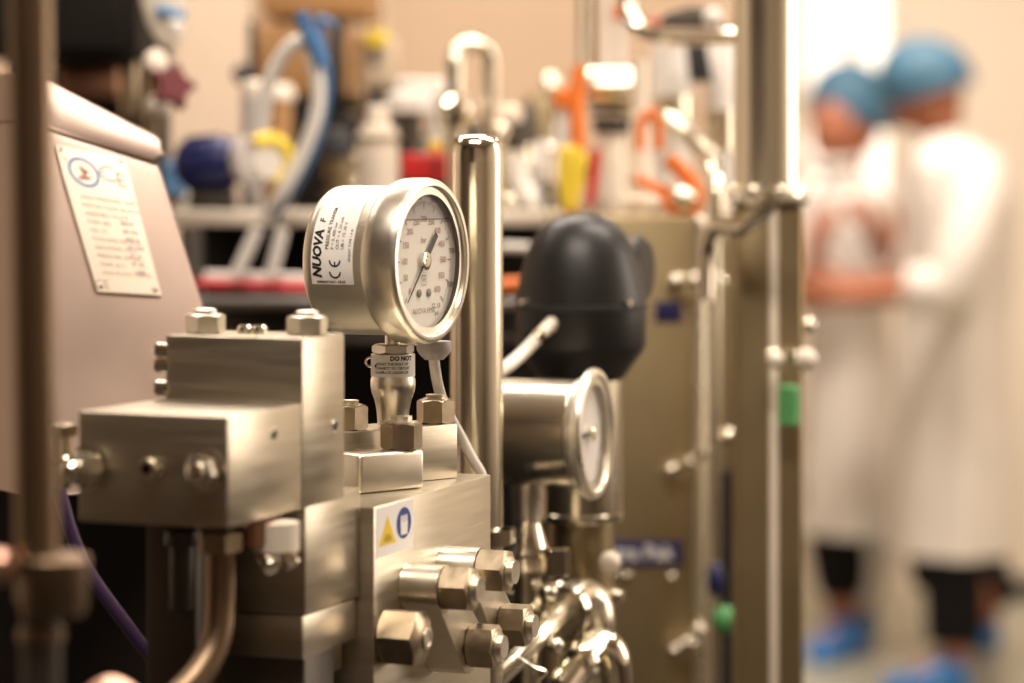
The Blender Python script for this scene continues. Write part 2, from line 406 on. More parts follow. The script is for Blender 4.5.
# B: taller block behind A
B0 = P(302.5, 338, 1.55+dA*V.y); Bb = P(302.5, 511, B0.y)
dB = along(B0, V, 345); wB = -along(B0, U, 165)
hB = B0.z-Bb.z
blkB = thing('valve_block', 'taller steel block behind the low block with hex nuts on its top', 'block', Bb-U*wB*0.5+V*dB*0.5)
MB().obox(Bb-U*wB, U*wB, V*dB, Z*hB, 0.0016, 2).build('body', M['machined'], blkB)
bore(on(335, 426, B0, U), U, 0.0030, blkB)
for px in (176, 279):
    c = P(px, 333, 1.0); k = hit(px, 331.5, B0, Z)
    k = B0-U*(-along(B0, U, px+6))+V*dB*0.5
    n = MB().hexnut(k, Z, 0.0215, 0.0115, 0.25).build('hex_nut', M['turned'], blkB)
    MB().lathe(k+Z*0.0115, Z, [(0, 0.007), (0.0025, 0.007), (0.0035, 0.005)], 24).build('thread_end', M['turned'], n)
for px in (216, 231):
    k = B0-U*(-along(B0, U, px+4))+V*dB*0.55
    MB().lathe(k, Z, [(0, 0.0045), (0.004, 0.0045), (0.005, 0.0035)], 24).build('cap_screw', M['polished'], blkB)
for py, r in ((350, 0.0042), (365, 0.0046), (388, 0.0046)):
    k = P(162, py, B0.y+wB*0.349+0.004)
    MB().lathe(k+U*0.006, -U, [(0, r), (0.009, r), (0.0105, r*0.7)], 24).build('side_screw', M['polished'], blkB)

# C, D: lower blocks beneath B
M0q = P(374, 507, 1.72)
C0 = P(305.5, 501, B0.y+0.004); C0b = P(305.5, 616, C0.y); dC = min(along(C0, V, 362), (M0q-C0).dot(V)-0.001); hC = C0.z-C0b.z
wC = 0.085
blkC = thing('lower_block', 'plain steel block under the taller block with smooth side face', 'block', C0b-U*wC*0.5+V*dC*0.5)
MB().obox(C0b-U*wC, U*wC, V*dC, Z*hC, 0.0014, 2).build('body', M['machined'], blkC)
D0 = C0b-U*0.0010-Z*0.0005; D0b = P(303, 660, D0.y); dD = along(D0, V, 358); hD = D0.z-D0b.z
blkD = thing('lower_block', 'lowest narrow steel block under the plain smooth sided block', 'block', D0b-U*wC*0.5+V*dD*0.5)
MB().obox(D0b-U*wC, U*wC, V*dD, Z*hD, 0.0014, 2).build('body', M['machined'], blkD)
MB().obox(Vector((D0b.x, D0b.y, BED))-U*wC*0.92+V*0.006, U*(wC*0.90), V*dD*0.55, Z*(D0b.z-BED), 0.002).build('pedestal', M['darksteel'], blkD)
q = D0b+V*dD*0.72-U*0.008
MB().obox(q-Z*0.018-U*0.02, U*0.02, V*0.018, Z*0.018, 0.001).build('foot_pad', M['machined'], blkD)

# fitting under A, right side
ft = thing('pipe_fitting', 'pale round fitting with cap screws under the low block', 'fitting', P(272, 575, 1.60))
MB().lathe(P(276, 522, 1.605), -Z, [(0, 0.0135), (0.016, 0.0135), (0.017, 0.012), (0.021, 0.012)], 36).build('body', M['cream'], ft)
MB().lathe(P(258, 522, 1.600), -Z, [(0, 0.009), (0.012, 0.009), (0.014, 0.007)], 28).build('cap', M['copper'], ft)
s = P(276, 545, 1.600)
MB().cyl(s, s+(U*0.011-Z*0.012), 0.0055, bev=0.001).build('cap_screw', M['polished'], ft)
MB().cyl(P(262, 555, 1.6), P(272, 568, 1.59), 0.005, bev=0.001).build('cap_screw', M['polished'], ft)

# bent tube beneath A
tb = thing('bent_tube', 'polished steel tube curving down below the low block', 'pipe', P(210, 640, 1.585))
ctr = [P(220, 530, 1.59), P(220, 600, 1.59), P(216, 640, 1.585), P(200, 672, 1.575), P(170, 705, 1.56), P(140, 745, 1.55)]
MB().tube(smooth_path(ctr, 10), 0.0085, 28).build('tube', M['pole'], tb)  # dull dark steel puts the shade under the block into the tube's colour
MB().hexnut(P(220, 531, 1.59), -Z, 0.023, 0.012, 0.2).build('hex_collar', M['nut'], tb)
sb = MB().cyl(P(182, 545, 1.62), P(182, 610, 1.62), 0.0075, bev=0.001)
sb.cyl(P(182, 530, 1.62), P(182, 545, 1.62), 0.0105, bev=0.001)
tag(sb.build('sleeve', M['darksteel']), 'dim steel sleeve hanging beneath the low block', 'sleeve')
# purple cable and rounded fitting at the bottom left
tag(MB().tube(smooth_path([P(58, 455, 1.74), P(62, 500, 1.74), P(85, 565, 1.74), P(130, 630, 1.74), P(175, 690, 1.74), P(200, 760, 1.74)], 8), 0.0042, 14).build('cable', M['purple']), 'dark purple cable slanting down beside the front pipe', 'cable')
el = MB().tube(smooth_path([P(84, 730, 1.42), P(92, 705, 1.42), P(110, 692, 1.42), P(128, 703, 1.42), P(136, 740, 1.42)], 8), 0.0085, 24)
tag(el.build('pipe_elbow', M['copper']), 'rounded coppery pipe elbow at the very bottom beside the front pipe', 'pipe')

# front blurred pole
pl = thing('standing_pipe', 'out of focus steel pipe standing nearest the camera with a clamp collar', 'pipe', Vector((P(26, 0, 1.28).x, 1.28, 0)))
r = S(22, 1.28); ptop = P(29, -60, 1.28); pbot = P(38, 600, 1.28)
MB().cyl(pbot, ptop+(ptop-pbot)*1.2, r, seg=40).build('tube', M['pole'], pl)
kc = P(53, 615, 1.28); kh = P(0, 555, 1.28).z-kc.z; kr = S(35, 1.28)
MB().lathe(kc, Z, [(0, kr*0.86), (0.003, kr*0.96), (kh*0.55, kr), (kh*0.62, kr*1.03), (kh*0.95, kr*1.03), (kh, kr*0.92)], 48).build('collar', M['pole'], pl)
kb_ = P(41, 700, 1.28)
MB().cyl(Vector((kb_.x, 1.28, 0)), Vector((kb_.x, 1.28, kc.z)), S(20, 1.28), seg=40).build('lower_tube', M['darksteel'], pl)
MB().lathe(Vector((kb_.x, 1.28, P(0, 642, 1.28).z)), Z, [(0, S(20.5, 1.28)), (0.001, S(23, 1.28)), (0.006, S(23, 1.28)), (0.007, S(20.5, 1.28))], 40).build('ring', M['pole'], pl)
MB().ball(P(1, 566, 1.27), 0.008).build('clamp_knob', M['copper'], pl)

# M: main block
M0 = P(374, 507, 1.72); dM = along(M0, V, 491); wM = 0.14; hM = M0.z-BED
blkM = thing('manifold_block', 'big steel block under the gauge with hex nuts bolted on its side', 'block', Vector((M0.x, M0.y, BED))-U*wM*0.5+V*dM*0.5)
MB().obox(Vector((M0.x, M0.y, BED))-U*wM, U*wM, V*dM, Z*hM, 0.0012, 2).build('body', M['machined'], blkM)
LNK = 0.026
def link_outline(c0, r0, c1, r1, n=16):
    """outer tangent hull of two circles in the V/Z plane"""
    pts = []
    for c, r in ((c0, r0), (c1, r1)):
        for i in range(48):
            a = 2*PI*i/48; pts.append((c.dot(V)+r*math.cos(a), c.z+r*math.sin(a)))
    pts = sorted(set(pts))
    def cr(o, a, b): return (a[0]-o[0])*(b[1]-o[1])-(a[1]-o[1])*(b[0]-o[0])
    lo = []
    for p in pts:
        while len(lo) > 1 and cr(lo[-2], lo[-1], p) <= 0: lo.pop()
        lo.append(p)
    up = []
    for p in reversed(pts):
        while len(up) > 1 and cr(up[-2], up[-1], p) <= 0: up.pop()
        up.append(p)
    h = lo[:-1]+up[:-1]; u0 = c0.dot(U)
    return [U*u0+V*a+Z*b for a, b in h]
def bolt_nut(c, n, af, h, rot, parent, tip=0.0045):
    o = MB().hexnut(c, n, af, h, rot).build('hex_nut', M['nut'], parent)
    b = MB(); r = af*0.30
    b.lathe(c+n*h, n, [(0, r*1.28), (0.0008, r*1.28), (0.001, r)]+[(0.001+tip*0.8*i/8, r if i % 2 == 0 else r*0.93) for i in range(1, 9)]+[(tip, r*0.8), (tip, r*0.5)], 32)
    b.build('thread_end', M['turned'], o)
    return o
fp = M0+U*LNK
for (t0, t1, lab) in (((445, 588), (471, 645), 'near'), ((481, 570), (503, 624), 'far')):
    a = hit(*t0, fp, U); b = hit(*t1, fp, U)
    L = thing('clamp_link', 'rounded steel clamp link nearer the sticker with two hex nuts' if lab == 'near' else 'rounded steel clamp link farther from the sticker with two hex nuts', 'clamp', (a+b)*0.5-U*LNK, 'clamp links on the side of the big block')
    MB().prism(link_outline(a-U*(LNK-0.0002), 0.0146, b-U*(LNK-0.0002), 0.0185), U*(LNK-0.0002), 0.0006).build('body', M['turned'], L)
    bolt_nut(a+U*0.0001, U, 0.0262, 0.0195, 0.35, L)
    bolt_nut(b+U*0.0001, U, 0.0250, 0.0185, 0.62, L)
c = hit(386, 636, M0, U)
o = MB().hexnut(c, U, 0.0325, 0.0245, 0.42, dome=0.003).build('large_hex_nut', M['nut'], blkM)
MB().lathe(c+U*0.0275, U, [(0, 0.007), (0.0010, 0.007), (0.0012, 0.005), (0.0004, 0.0045)], 30).build('bolt_end', M['turned'], o)
# sticker with warning triangle and glove sign
q = [hit(375.6, 509, M0, U), hit(412.5, 497.6, M0, U), hit(412.5, 549, M0, U), hit(375.6, 560.5, M0, U)]
qz = [x.z for x in q]; va = q[0].dot(V)+0.0006; vb = q[1].dot(V); zt = M0.z-0.0014; zb = q[3].z+0.001
up0 = M0.dot(U)+0.0
def mp(v, z, e=0.0): return U*(up0+e)+V*v+Z*z
st = MB().obox(mp(va, zb, 0.00005), V*(vb-va), U*0.0003, Z*(zt-zb)).build('warning_sticker', M['label'], blkM)
wv = vb-va; hz = zt-zb
def sk(x, y, e=0.0005): return mp(va+wv*x, zb+hz*y, e)
T = TB()
tx, ty, tw, th = 0.29, 0.22, 0.46, 0.58
T.poly([sk(tx-tw/2, ty), sk(tx+tw/2, ty), sk(tx, ty+th)])
T.build('warning_triangle', M['signyellow'], st)
T = TB()
for i in range(4):
    x = tx-0.075+0.05*i; T.poly([sk(x-0.008, ty+0.06, .0007), sk(x+0.008, ty+0.06, .0007), sk(x+0.008, ty+0.16+0.05*(i in (1, 2)), .0007), sk(x-0.008, ty+0.16+0.05*(i in (1, 2)), .0007)])
T.build('warning_mark', M['ink'], st)
T = TB(); cxs, cys = 0.74, 0.56
T.poly([sk(cxs+0.20*math.cos(2*PI*i/40), cys+0.335*math.sin(2*PI*i/40)*0.95) for i in range(40)]); T.build('glove_sign_disc', M['signblue'], st)
T = TB()
T.poly([sk(cxs-0.09, cys-0.24, .0007), sk(cxs+0.09, cys-0.24, .0007), sk(cxs+0.10, cys+0.02, .0007), sk(cxs-0.10, cys+0.02, .0007)])
for i in range(4): T.poly([sk(cxs-0.10+0.05*i, cys+0.02, .0007), sk(cxs-0.06+0.05*i, cys+0.02, .0007), sk(cxs-0.062+0.05*i, cys+0.16, .0007), sk(cxs-0.095+0.05*i, cys+0.16, .0007)])
T.build('glove_mark', M['label'], st)

# E, F clamp plates under the gauge, turned against the block
TH = math.radians(42); E1 = Vector((math.cos(TH), math.sin(TH), 0)); E2 = Vector((-math.sin(TH), math.cos(TH), 0))
ec = hit(425, 488.5, M0, Z); ec.z = M0.z+0.0002
wE = 0.0547; hE = S(39, ec.y)
clE = thing('clamp_plate', 'low steel clamp plate in front of the gauge stem with one hex nut', 'clamp', ec-E1*wE*0.5+E2*0.0125)
MB().obox(ec-E1*wE, E1*wE, E2*0.0250, Z*hE, 0.0030, 4).build('plate', M['turned'], clE)
nE = ec+Z*hE-E1*(-along(ec, E1, 414))+E2*0.0128
bolt_nut(nE, Z, 0.0240, 0.0172, 0.15, clE, 0.004)
fc = hit(458, 478, M0, Z); fc.z = M0.z+0.0002
wF = 0.118; hF = S(54, fc.y)
clF = thing('clamp_plate', 'taller steel clamp plate under the gauge stem with a hex nut on either side', 'clamp', fc-E1*wF*0.5+E2*0.02)
MB().obox(fc-E1*wF+E2*0.0004, E1*wF, E2*0.040, Z*hF, 0.0010, 2).build('plate', M['machined'], clF)
for px, rot in ((450, 0.9), (363, 0.9)):
    k = fc+Z*hF-E1*(-along(fc, E1, px))+E2*0.0150
    bolt_nut(k, Z, 0.0225, 0.0160, rot, clF, 0.003)

# ------------------------------------------------------------------ the focused pressure gauge
a1 = math.radians(25.8); GN = Vector((math.cos(a1), -math.sin(a1), 0)); GT = Vector((math.sin(a1), math.cos(a1), 0))
YF = 1.845
gc = P(433.5, 261, YF)                               # centre of the bezel's front plane
Rb = S(83.5, YF); Rc = Rb*0.905; LEN = 0.0735
ga = thing('pressure_gauge', 'large sharp pressure gauge with white label on its steel case', 'gauge', P(393, 424, 1.862))
MB().lathe(gc-GN*LEN, GN, [(0, 0.001), (0, Rc*0.90), (0.0015, Rc*0.955), (0.004, Rc*0.99), (0.007, Rc), (0.0455, Rc), (0.047, Rc*1.01), (0.049, Rc*1.035)], 96, cap1=False).build('case', M['brushed'], ga)
MB().lathe(gc, GN, [(-0.0255, Rc*1.02), (-0.0235, Rb*0.972), (-0.020, Rb*0.992), (-0.016, Rb), (-0.005, Rb), (-0.0018, Rb*0.985), (-0.0003, Rb*0.965), (0, Rb*0.945), (0, Rb*0.905), (-0.0006, Rb*0.893), (-0.003, Rb*0.887), (-0.003, Rb*0.80)], 96, cap0=False, cap1=False).build('bezel', M['turned'], ga)
Ri = Rb*0.875
MB().lathe(gc, GN, [(-0.0034, Rb*0.886), (-0.0034, Ri*0.985), (-0.0072, Ri*0.965), (-0.0082, Ri*0.965), (-0.0082, Rb*0.886)], 96, cap0=False, cap1=False).build('inner_ring', M['blacktrim'], ga)
dl = MB().lathe(gc-GN*0.0083, GN, [(0, Ri*0.985), (0.0008, Ri*0.985)], 96).build('dial', M['dial'], ga)
def dpt(x, y, e=0.0): return gc-GN*(0.0074-e)+GT*x+Z*y      # x to the right on the dial, y up
def dring(t, r, e=0.0): return dpt(r*math.cos(t), r*math.sin(t), e)
Rd = Ri*0.955
# grey air gap above the filling's level
lev = 0.60*Rd; t0 = math.asin(lev/Rd)
T = TB(); T.poly([dring(t0+(PI-2*t0)*i/30, Rd*0.999, 0.0001) for i in range(31)]); T.build('air_gap', M['airgap'], dl)
T = TB(); T.poly([dpt(-Rd*0.79, lev-0.0006, .0002), dpt(Rd*0.79, lev-0.0006, .0002), dpt(Rd*0.79, lev+0.0003, .0002), dpt(-Rd*0.79, lev+0.0003, .0002)]); T.build('filling_line', M['greyink'], dl)
def ang(v): return math.radians(225-270*v)
T = TB()
for i in range(0, 121):
    t = ang(i/120); r1 = Rd*0.86; r0 = Rd*(0.74 if i % 10 == 0 else 0.79 if i % 5 == 0 else 0.82); w = 0.0004 if i % 10 == 0 else 0.00018
    d = Vector((-math.sin(t), math.cos(t)))*w
    T.poly([dpt(r0*math.cos(t)-d.x, r0*math.sin(t)-d.y, .0003), dpt(r1*math.cos(t)-d.x, r1*math.sin(t)-d.y, .0003), dpt(r1*math.cos(t)+d.x, r1*math.sin(t)+d.y, .0003), dpt(r0*math.cos(t)+d.x, r0*math.sin(t)+d.y, .0003)])
T.build('tick_mark', M['greyink'], dl)
T = TB()
for i in range(0, 13):
    t = ang(i/12); x, y = Rd*0.60*math.cos(t), Rd*0.60*math.sin(t)
    T.add(str(i*50), 0.0060, lambda a, b, x=x, y=y: dpt(x+a, y+b, .0003))
T.build('bar_numbers', M['redink'], dl)
T = TB()
for i in range(0, 9):
    t = ang(i*1000/8700); x, y = Rd*0.925*math.cos(t), Rd*0.925*math.sin(t)
    T.add(str(i*1000), 0.0052, lambda a, b, x=x, y=y: dpt(x+a, y+b, .0003), bold=0.0001)
T.add('bar', 0.0060, lambda a, b: dpt(a, b+Rd*0.30, .0003))
T.add('CL 1.0', 0.0045, lambda a, b: dpt(a+Rd*0.38, b-Rd*0.66, .0003), bold=0.0001)
T.add('psi', 0.0045, lambda a, b: dpt(a+Rd*0.40, b-Rd*0.76, .0003), bold=0.0001)
T.add('NUOVA FIMA', 0.0052, lambda a, b: dpt(a, b-Rd*0.72, .0003))
T.build('dial_lettering', M['greyink'], dl)
T = TB()
for s0, s1 in ((0.0066, 0.0056),):
    a = [(-s0/2, -s0/2), (s0/2, -s0/2), (s0/2, s0/2), (-s0/2, s0/2)]
    for i in range(4):
        p = a[i]; q2 = a[(i+1) % 4]; pi = (p[0]*.86, p[1]*.86); qi = (q2[0]*.86, q2[1]*.86)
        T.poly([dpt(p[0], p[1]-Rd*.28, .0003), dpt(q2[0], q2[1]-Rd*.28, .0003), dpt(qi[0], qi[1]-Rd*.28, .0003), dpt(pi[0], pi[1]-Rd*.28, .0003)])
T.add('M', 0.0042, lambda a, b: dpt(a, b-Rd*0.28, .0003)); T.build('square_mark', M['greyink'], dl)
for x in (-0.115, 0.115):
    MB().lathe(dpt(x*Rd*1.3, -Rd*0.46, 0), GN, [(0, 0.0027), (0.0008, 0.0027), (0.0012, 0.002)], 24).build('dial_screw', M['greyink'], dl)
# needle
na = math.radians(227); nd = (math.cos(na), math.sin(na)); pd = (-nd[1], nd[0])
def npt(l, w, e): return dpt(nd[0]*l+pd[0]*w, nd[1]*l+pd[1]*w, e*0.4)
nl = MB(); o = [npt(Rd*0.80, 0.0002, .003), npt(Rd*0.80, -0.0002, .003), npt(0, -0.0011, .003), npt(-Rd*0.14, -0.0011, .003), npt(-Rd*0.16, -0.0022, .003), npt(-Rd*0.52, -0.0022, .003), npt(-Rd*0.52, 0.0022, .003), npt(-Rd*0.16, 0.0022, .003), npt(-Rd*0.14, 0.0011, .003), npt(0, 0.0011, .003)]
nl.prism(o, GN*0.0004); ne = nl.build('needle', M['ink'], ga)
MB().lathe(dpt(0, 0, 0), GN, [(0, 0.003), (0.0012, 0.003), (0.0018, 0.0062), (0.0026, 0.0062), (0.0030, 0.0055), (0.0030, 0.0030), (0.0036, 0.0028)], 32).build('needle_hub', M['polished'], ne)
MB().lathe(gc-GN*0.0032, GN, [(0, Rb*0.884), (0.001, Rb*0.884)], 96).build('pane', M['pane'], ga)
# label wrapped round the case
bAx, cAx, _ = frame(GN)        # cAx ~ up, bAx horizontal
side = -GT                      # towards the camera
def cpt(x, th, e=0.0):          # x along GN from the case's back, th angle above horizontal on the camera's side
    return gc-GN*(LEN-x)+(side*math.cos(th)+Z*math.sin(th))*(Rc+e)
lx0, lx1, th0, th1 = 0.0090, 0.0400, math.radians(-17), math.radians(80)
rings = []
nn = 40
lb = MB()
for e in (0.00005, 0.00035):
    rings.append([[cpt(lx0+(lx1-lx0)*i/6, th0+(th1-th0)*j/nn, e) for i in range(7)] for j in range(nn+1)])
vin = [[lb.bm.verts.new(p) for p in row] for row in rings[0]]; vout = [[lb.bm.verts.new(p) for p in row] for row in rings[1]]
for j in range(nn):
    for i in range(6):
        lb.bm.faces.new((vout[j][i], vout[j][i+1], vout[j+1][i+1], vout[j+1][i])); lb.bm.faces.new((vin[j][i], vin[j+1][i], vin[j+1][i+1], vin[j][i+1]))
for j in range(nn):
    for i in (0, 6): lb.bm.faces.new((vin[j][i], vin[j+1][i], vout[j+1][i], vout[j][i]))
for i in range(6):
    for j in (0, nn): lb.bm.faces.new((vin[j][i], vin[j][i+1], vout[j][i+1], vout[j][i]))
lo = lb.build('case_label', M['label'], ga)
def ltext(T, body, size, x, th, align='LEFT', bold=0.0):   # reads upwards round the case
    T.add(body, size, lambda a, b: cpt(lx0+x-b, th+a/Rc, .0005), align, bold)
T = TB()
T.add('NUOVA', 0.0088, lambda a, b: cpt(lx0+0.0050-b, th0+0.10+(a+0.22*b)/Rc, .0005), 'LEFT', 0.0004); T.add('F', 0.0060, lambda a, b: cpt(lx0+0.0052-b, math.radians(31)+(a+0.22*b)/Rc, .0005), 'LEFT', 0.0002)
ltext(T, 'PRESSURE TRANSM.', 0.0036, 0.0118, th0+0.46, bold=0.00005)
ltext(T, 'P = 0..400 bar', 0.0033, 0.0158, th0+0.46); ltext(T, 'OUT = 4..20 mA', 0.0033, 0.0195, th0+0.46); ltext(T, 'UB = 10..30 V', 0.0033, 0.0232, th0+0.46)
ltext(T, 'ADJUST TYPE 1.4 A', 0.0026, 0.0288, th0+0.30)
# CE mark, two open rings
def arcs(x, thc, R, w, a0, a1, bar=False):
    n = 20
    o = [(R*math.cos(a0+(a1-a0)*i/n), R*math.sin(a0+(a1-a0)*i/n)) for i in range(n+1)]
    k = [(p*(R-w)/R, q*(R-w)/R) for p, q in o]
    f = lambda p: cpt(lx0+x-p[1], thc+p[0]/Rc, .0005)
    T.strip([f(p) for p in o], [f(p) for p in k])
    if bar: T.poly([f((-R+w*0.5, -w*0.5)), f((-R*0.2, -w*0.5)), f((-R*0.2, w*0.5)), f((-R+w*0.5, w*0.5))])
arcs(0.0180, th0+0.17, 0.0044, 0.0011, PI*0.5, PI*1.5)
arcs(0.0180, th0+0.32, 0.0044, 0.0011, PI*0.5, PI*1.5, True)
T.add('MADE IN ITALY - CE 0.5', 0.0020, lambda a, b: cpt(lx0+0.0040+a, th0+0.035+b/Rc, .0005), 'LEFT', 0.0001)
ltext(T, 'R', 0.0030, 0.006, math.radians(58)); ltext(T, '. . . -', 0.003, 0.016, math.radians(62))
T.build('lettering', M['ink'], lo)
# stem, hex, tag, body
sx = P(393, 0, 1.862)
def zp(py): return P(0, py, 1.862).z
def sv(py): return Vector((sx.x, 1.862, zp(py)))
MB().cyl(sv(348), sv(330), S(8, 1.862)).build('neck', M['turned'], ga)
MB().hexnut(sv(353.5), Z, S(37, 1.862), zp(344)-zp(353.5), 0.2).build('hex', M['turned'], ga)
zb0 = zp(424)
MB().lathe(sv(424.5), Z, [(zp(py)-zp(424.5), S(w, 1.862)) for py, w in ((424.5, 15.5), (410, 16.5), (400, 18.5), (392, 21.5), (386, 22.5), (380, 22.5), (376.5, 21.5), (353.5, 21.5))], 56).build('stem', M['turned'], ga)
tgm = MB().lathe(sv(376), Z, [(0, S(21.5, 1.862)), (0, S(22.1, 1.862)), (zp(354)-zp(376), S(22.1, 1.862)), (zp(354)-zp(376), S(21.5, 1.862))], 56, cap0=False, cap1=False).build('stem_tag', M['label'], ga)
rs = S(22.25, 1.862)
def spt(a, z): th = -PI/2+a/rs; return Vector((sx.x+rs*math.cos(th), 1.862+rs*math.sin(th), z))
T = TB()
T.add('DO NOT', 0.0040, lambda a, b: spt(a+0.0068, zp(357.5)+b), 'CENTER', 0.0002)
for i, s_ in enumerate(('ADJUST THE BOLT OF', 'CONNECT TO CIRCUIT', 'CALIBRATE UNDER OP.')): T.add(s_, 0.0024, lambda a, b, i=i: spt(a-0.0002, zp(363.0+4.2*i)+b), 'CENTER', 0.00005)
T.poly([spt(-0.0125+0.0011*math.cos(2*PI*i/16), zp(365)+0.0011*math.sin(2*PI*i/16)) for i in range(16)])
T.build('lettering', M['ink'], tgm)
MB().torus(sv(362)+Vector((-rs*1.02, -0.002, 0)), Vector((0.3, 1, 0)), 0.0030, 0.0008).build('tag_ring', M['polished'], ga)
# cable gland and cable of the gauge
gl = MB().lathe(P(434, 341, 1.885), -Z, [(0, 0.0115), (0.006, 0.0118), (0.009, 0.010), (0.0125, 0.0065)], 36).build('cable_gland', M['airgap'], ga)
MB().cyl(P(434, 341, 1.885)-GN*0.001+Z*0.001, P(434, 341, 1.885)-GN*0.03+Z*0.004, 0.006).build('gland_arm', M['turned'], ga)
MB().tube(smooth_path([P(433, 350, 1.885), P(436, 375, 1.90), P(441, 396, 1.935), P(449, 415, 1.96), P(461, 437, 1.97), P(472, 458, 1.97), P(482, 476, 1.97), P(485, 500, 1.97), P(484, 560, 1.97)], 10), 0.0037, 18).build('cable', M['cable'], ga)

# ------------------------------------------------------------------ middle distance: tall capped pipe, second gauge, actuator
pp = thing('capped_pipe', 'tall polished steel pipe with rounded cap just right of the sharp gauge', 'pipe', Vector((P(476.5, 0, 2.06).x, 2.06, BED)))
pc = P(476.5, 0, 2.06); rp = S(26.5, 2.06); zt = P(0, 135, 2.06).z
MB().lathe(Vector((pc.x, 2.06, BED)), Z, [(0, rp), (zt-BED-0.020, rp)], 56, cap1=False).build('tube', M['pipe'], pp)
MB().lathe(Vector((pc.x, 2.06, zt-0.020)), Z, [(0, rp), (0.002, rp*1.0), (0.009, rp*0.985), (0.014, rp*0.93), (0.0175, rp*0.82), (0.0195, rp*0.66), (0.020, rp*0.5), (0.020, 0.001)], 56, cap0=False).build('cap', M['polished'], pp)
MB().lathe(Vector((pc.x, 2.06, P(0, 545, 2.06).z)), Z, [(0, rp*1.02), (0.001, rp*1.35), (0.012, rp*1.35), (0.014, rp*1.02)], 56).build('collar', M['polished'], pp)
def gauge_case(a_deg, c, Rb, L, Rc):
    a = math.radians(a_deg); n = Vector((math.cos(a), -math.sin(a), 0)); tt = Vector((math.sin(a), math.cos(a), 0))
    return n, tt
n2, t2 = gauge_case(17.5, None, 0, 0, 0)
y2 = 2.16; g2c = P(598, 434, y2); R2 = S(66, y2); Rc2 = S(53.5, y2); L2 = 0.100
g2 = thing('pressure_gauge', 'blurred polished pressure gauge below the black actuator', 'gauge', P(527, 545, 2.2))
MB().lathe(g2c-n2*L2, n2, [(0, 0.001), (0, Rc2*0.88), (0.003, Rc2*0.97), (0.007, Rc2), (L2-0.018, Rc2), (L2-0.015, Rc2*1.03)], 72, cap1=False).build('case', M['satin'], g2)
MB().lathe(g2c, n2, [(-0.016, Rc2*1.02), (-0.008, Rc2*1.06), (-0.007, R2*0.98), (-0.005, R2), (-0.003, R2), (-0.0005, R2*0.97), (0, R2*0.94), (0, R2*0.88), (-0.002, R2*0.85), (-0.002, R2*0.75)], 72, cap0=False, cap1=False).build('bezel', M['turned'], g2)
d2 = MB().lathe(g2c-n2*0.009, n2, [(0, R2*0.9), (0.0008, R2*0.9)], 72).build('dial', M['label'], g2)
def d2pt(x, y, e=0.0): return g2c-n2*(0.0081-e)+t2*x+Z*y
T = TB()
for i in range(0, 61):
    t_ = math.radians(225-270*i/60); r1 = R2*0.78; r0 = R2*(0.64 if i % 10 == 0 else 0.71); w = 0.0004
    d = (-math.sin(t_)*w, math.cos(t_)*w)
    T.poly([d2pt(r0*math.cos(t_)-d[0], r0*math.sin(t_)-d[1], .0003), d2pt(r1*math.cos(t_)-d[0], r1*math.sin(t_)-d[1], .0003), d2pt(r1*math.cos(t_)+d[0], r1*math.sin(t_)+d[1], .0003), d2pt(r0*math.cos(t_)+d[0], r0*math.sin(t_)+d[1], .0003)])
T.build('tick_mark', M['greyink'], d2)
nb = MB().obox(d2pt(-R2*0.78, -0.0018, .002), t2*R2*1.0, Z*0.0036, n2*0.001).build('needle', M['ink'], g2)
MB().lathe(d2pt(0, 0, 0), n2, [(0, 0.006), (0.005, 0.006), (0.0065, 0.004)], 28).build('needle_hub', M['polished'], nb)
MB().lathe(g2c-n2*0.0022, n2, [(0, R2*0.86), (0.001, R2*0.86)], 72).build('pane', M['pane'], g2)
def g2v(py, px=527): return P(px, py, 2.185)
MB().lathe(g2v(520), Z, [(0, S(15, 2.18)), (S(20, 2.18), S(15, 2.18)), (S(24, 2.18), S(16, 2.18)), (S(36, 2.18), S(16, 2.18))], 40).build('neck', M['turned'], g2)
MB().lathe(g2v(572), Z, [(0, S(26, 2.18)), (S(16, 2.18), S(26, 2.18)), (S(22, 2.18), S(22, 2.18)), (S(48, 2.18), S(14, 2.18)), (S(52, 2.18), S(14, 2.18))], 40).build('cone_adapter', M['polished'], g2)
MB().hexnut(P(502, 543, 2.13), Z, S(24, 2.13), S(16, 2.13), 0.3).build('hex_fitting', M['polished'], g2)
MB().hexnut(P(556, 575, 2.17), Z, S(26, 2.17), S(27, 2.17), 0.1).build('hex_fitting', M['polished'], g2)
MB().lathe(Vector((g2v(700).x, 2.185, BED)), Z, [(0, S(14, 2.18)), (g2v(571).z-BED, S(14, 2.18))], 36).build('riser', M['pipe'], g2)

# black actuator
ya = 2.32; ac = thing('valve_actuator', 'black domed valve actuator with a pale cable plugged into its side', 'actuator', P(581, 380, ya))
ax = P(581, 0, ya).x
def av(py): return Vector((ax, ya, P(0, py, ya).z))
dome = [(213, 1), (213.6, 12), (216, 22), (221, 32), (229, 41), (241, 49), (256, 55.5), (272, 60), (288, 63.5), (303, 65.5)]
base = av(303); MB().lathe(base, Z, [(av(py).z-base.z, S(r, ya)) for py, r in reversed(dome)], 72).build('dome', M['blackplastic'], ac)
MB().lathe(av(309), Z, [(0, S(65, ya)), (0.0005, S(66.3, ya)), (av(303).z-av(309).z-0.0005, S(66.3, ya)), (av(303).z-av(309).z, S(65, ya))], 72).build('seam_ring', M['rubber'], ac)
low = [(377, 43), (376, 44), (348, 64), (345, 65), (309, 65.6)]
MB().lathe(av(377), Z, [(av(py).z-av(377).z, S(r, ya)) for py, r in low], 72).build('lower_housing', M['blackplastic'], ac)
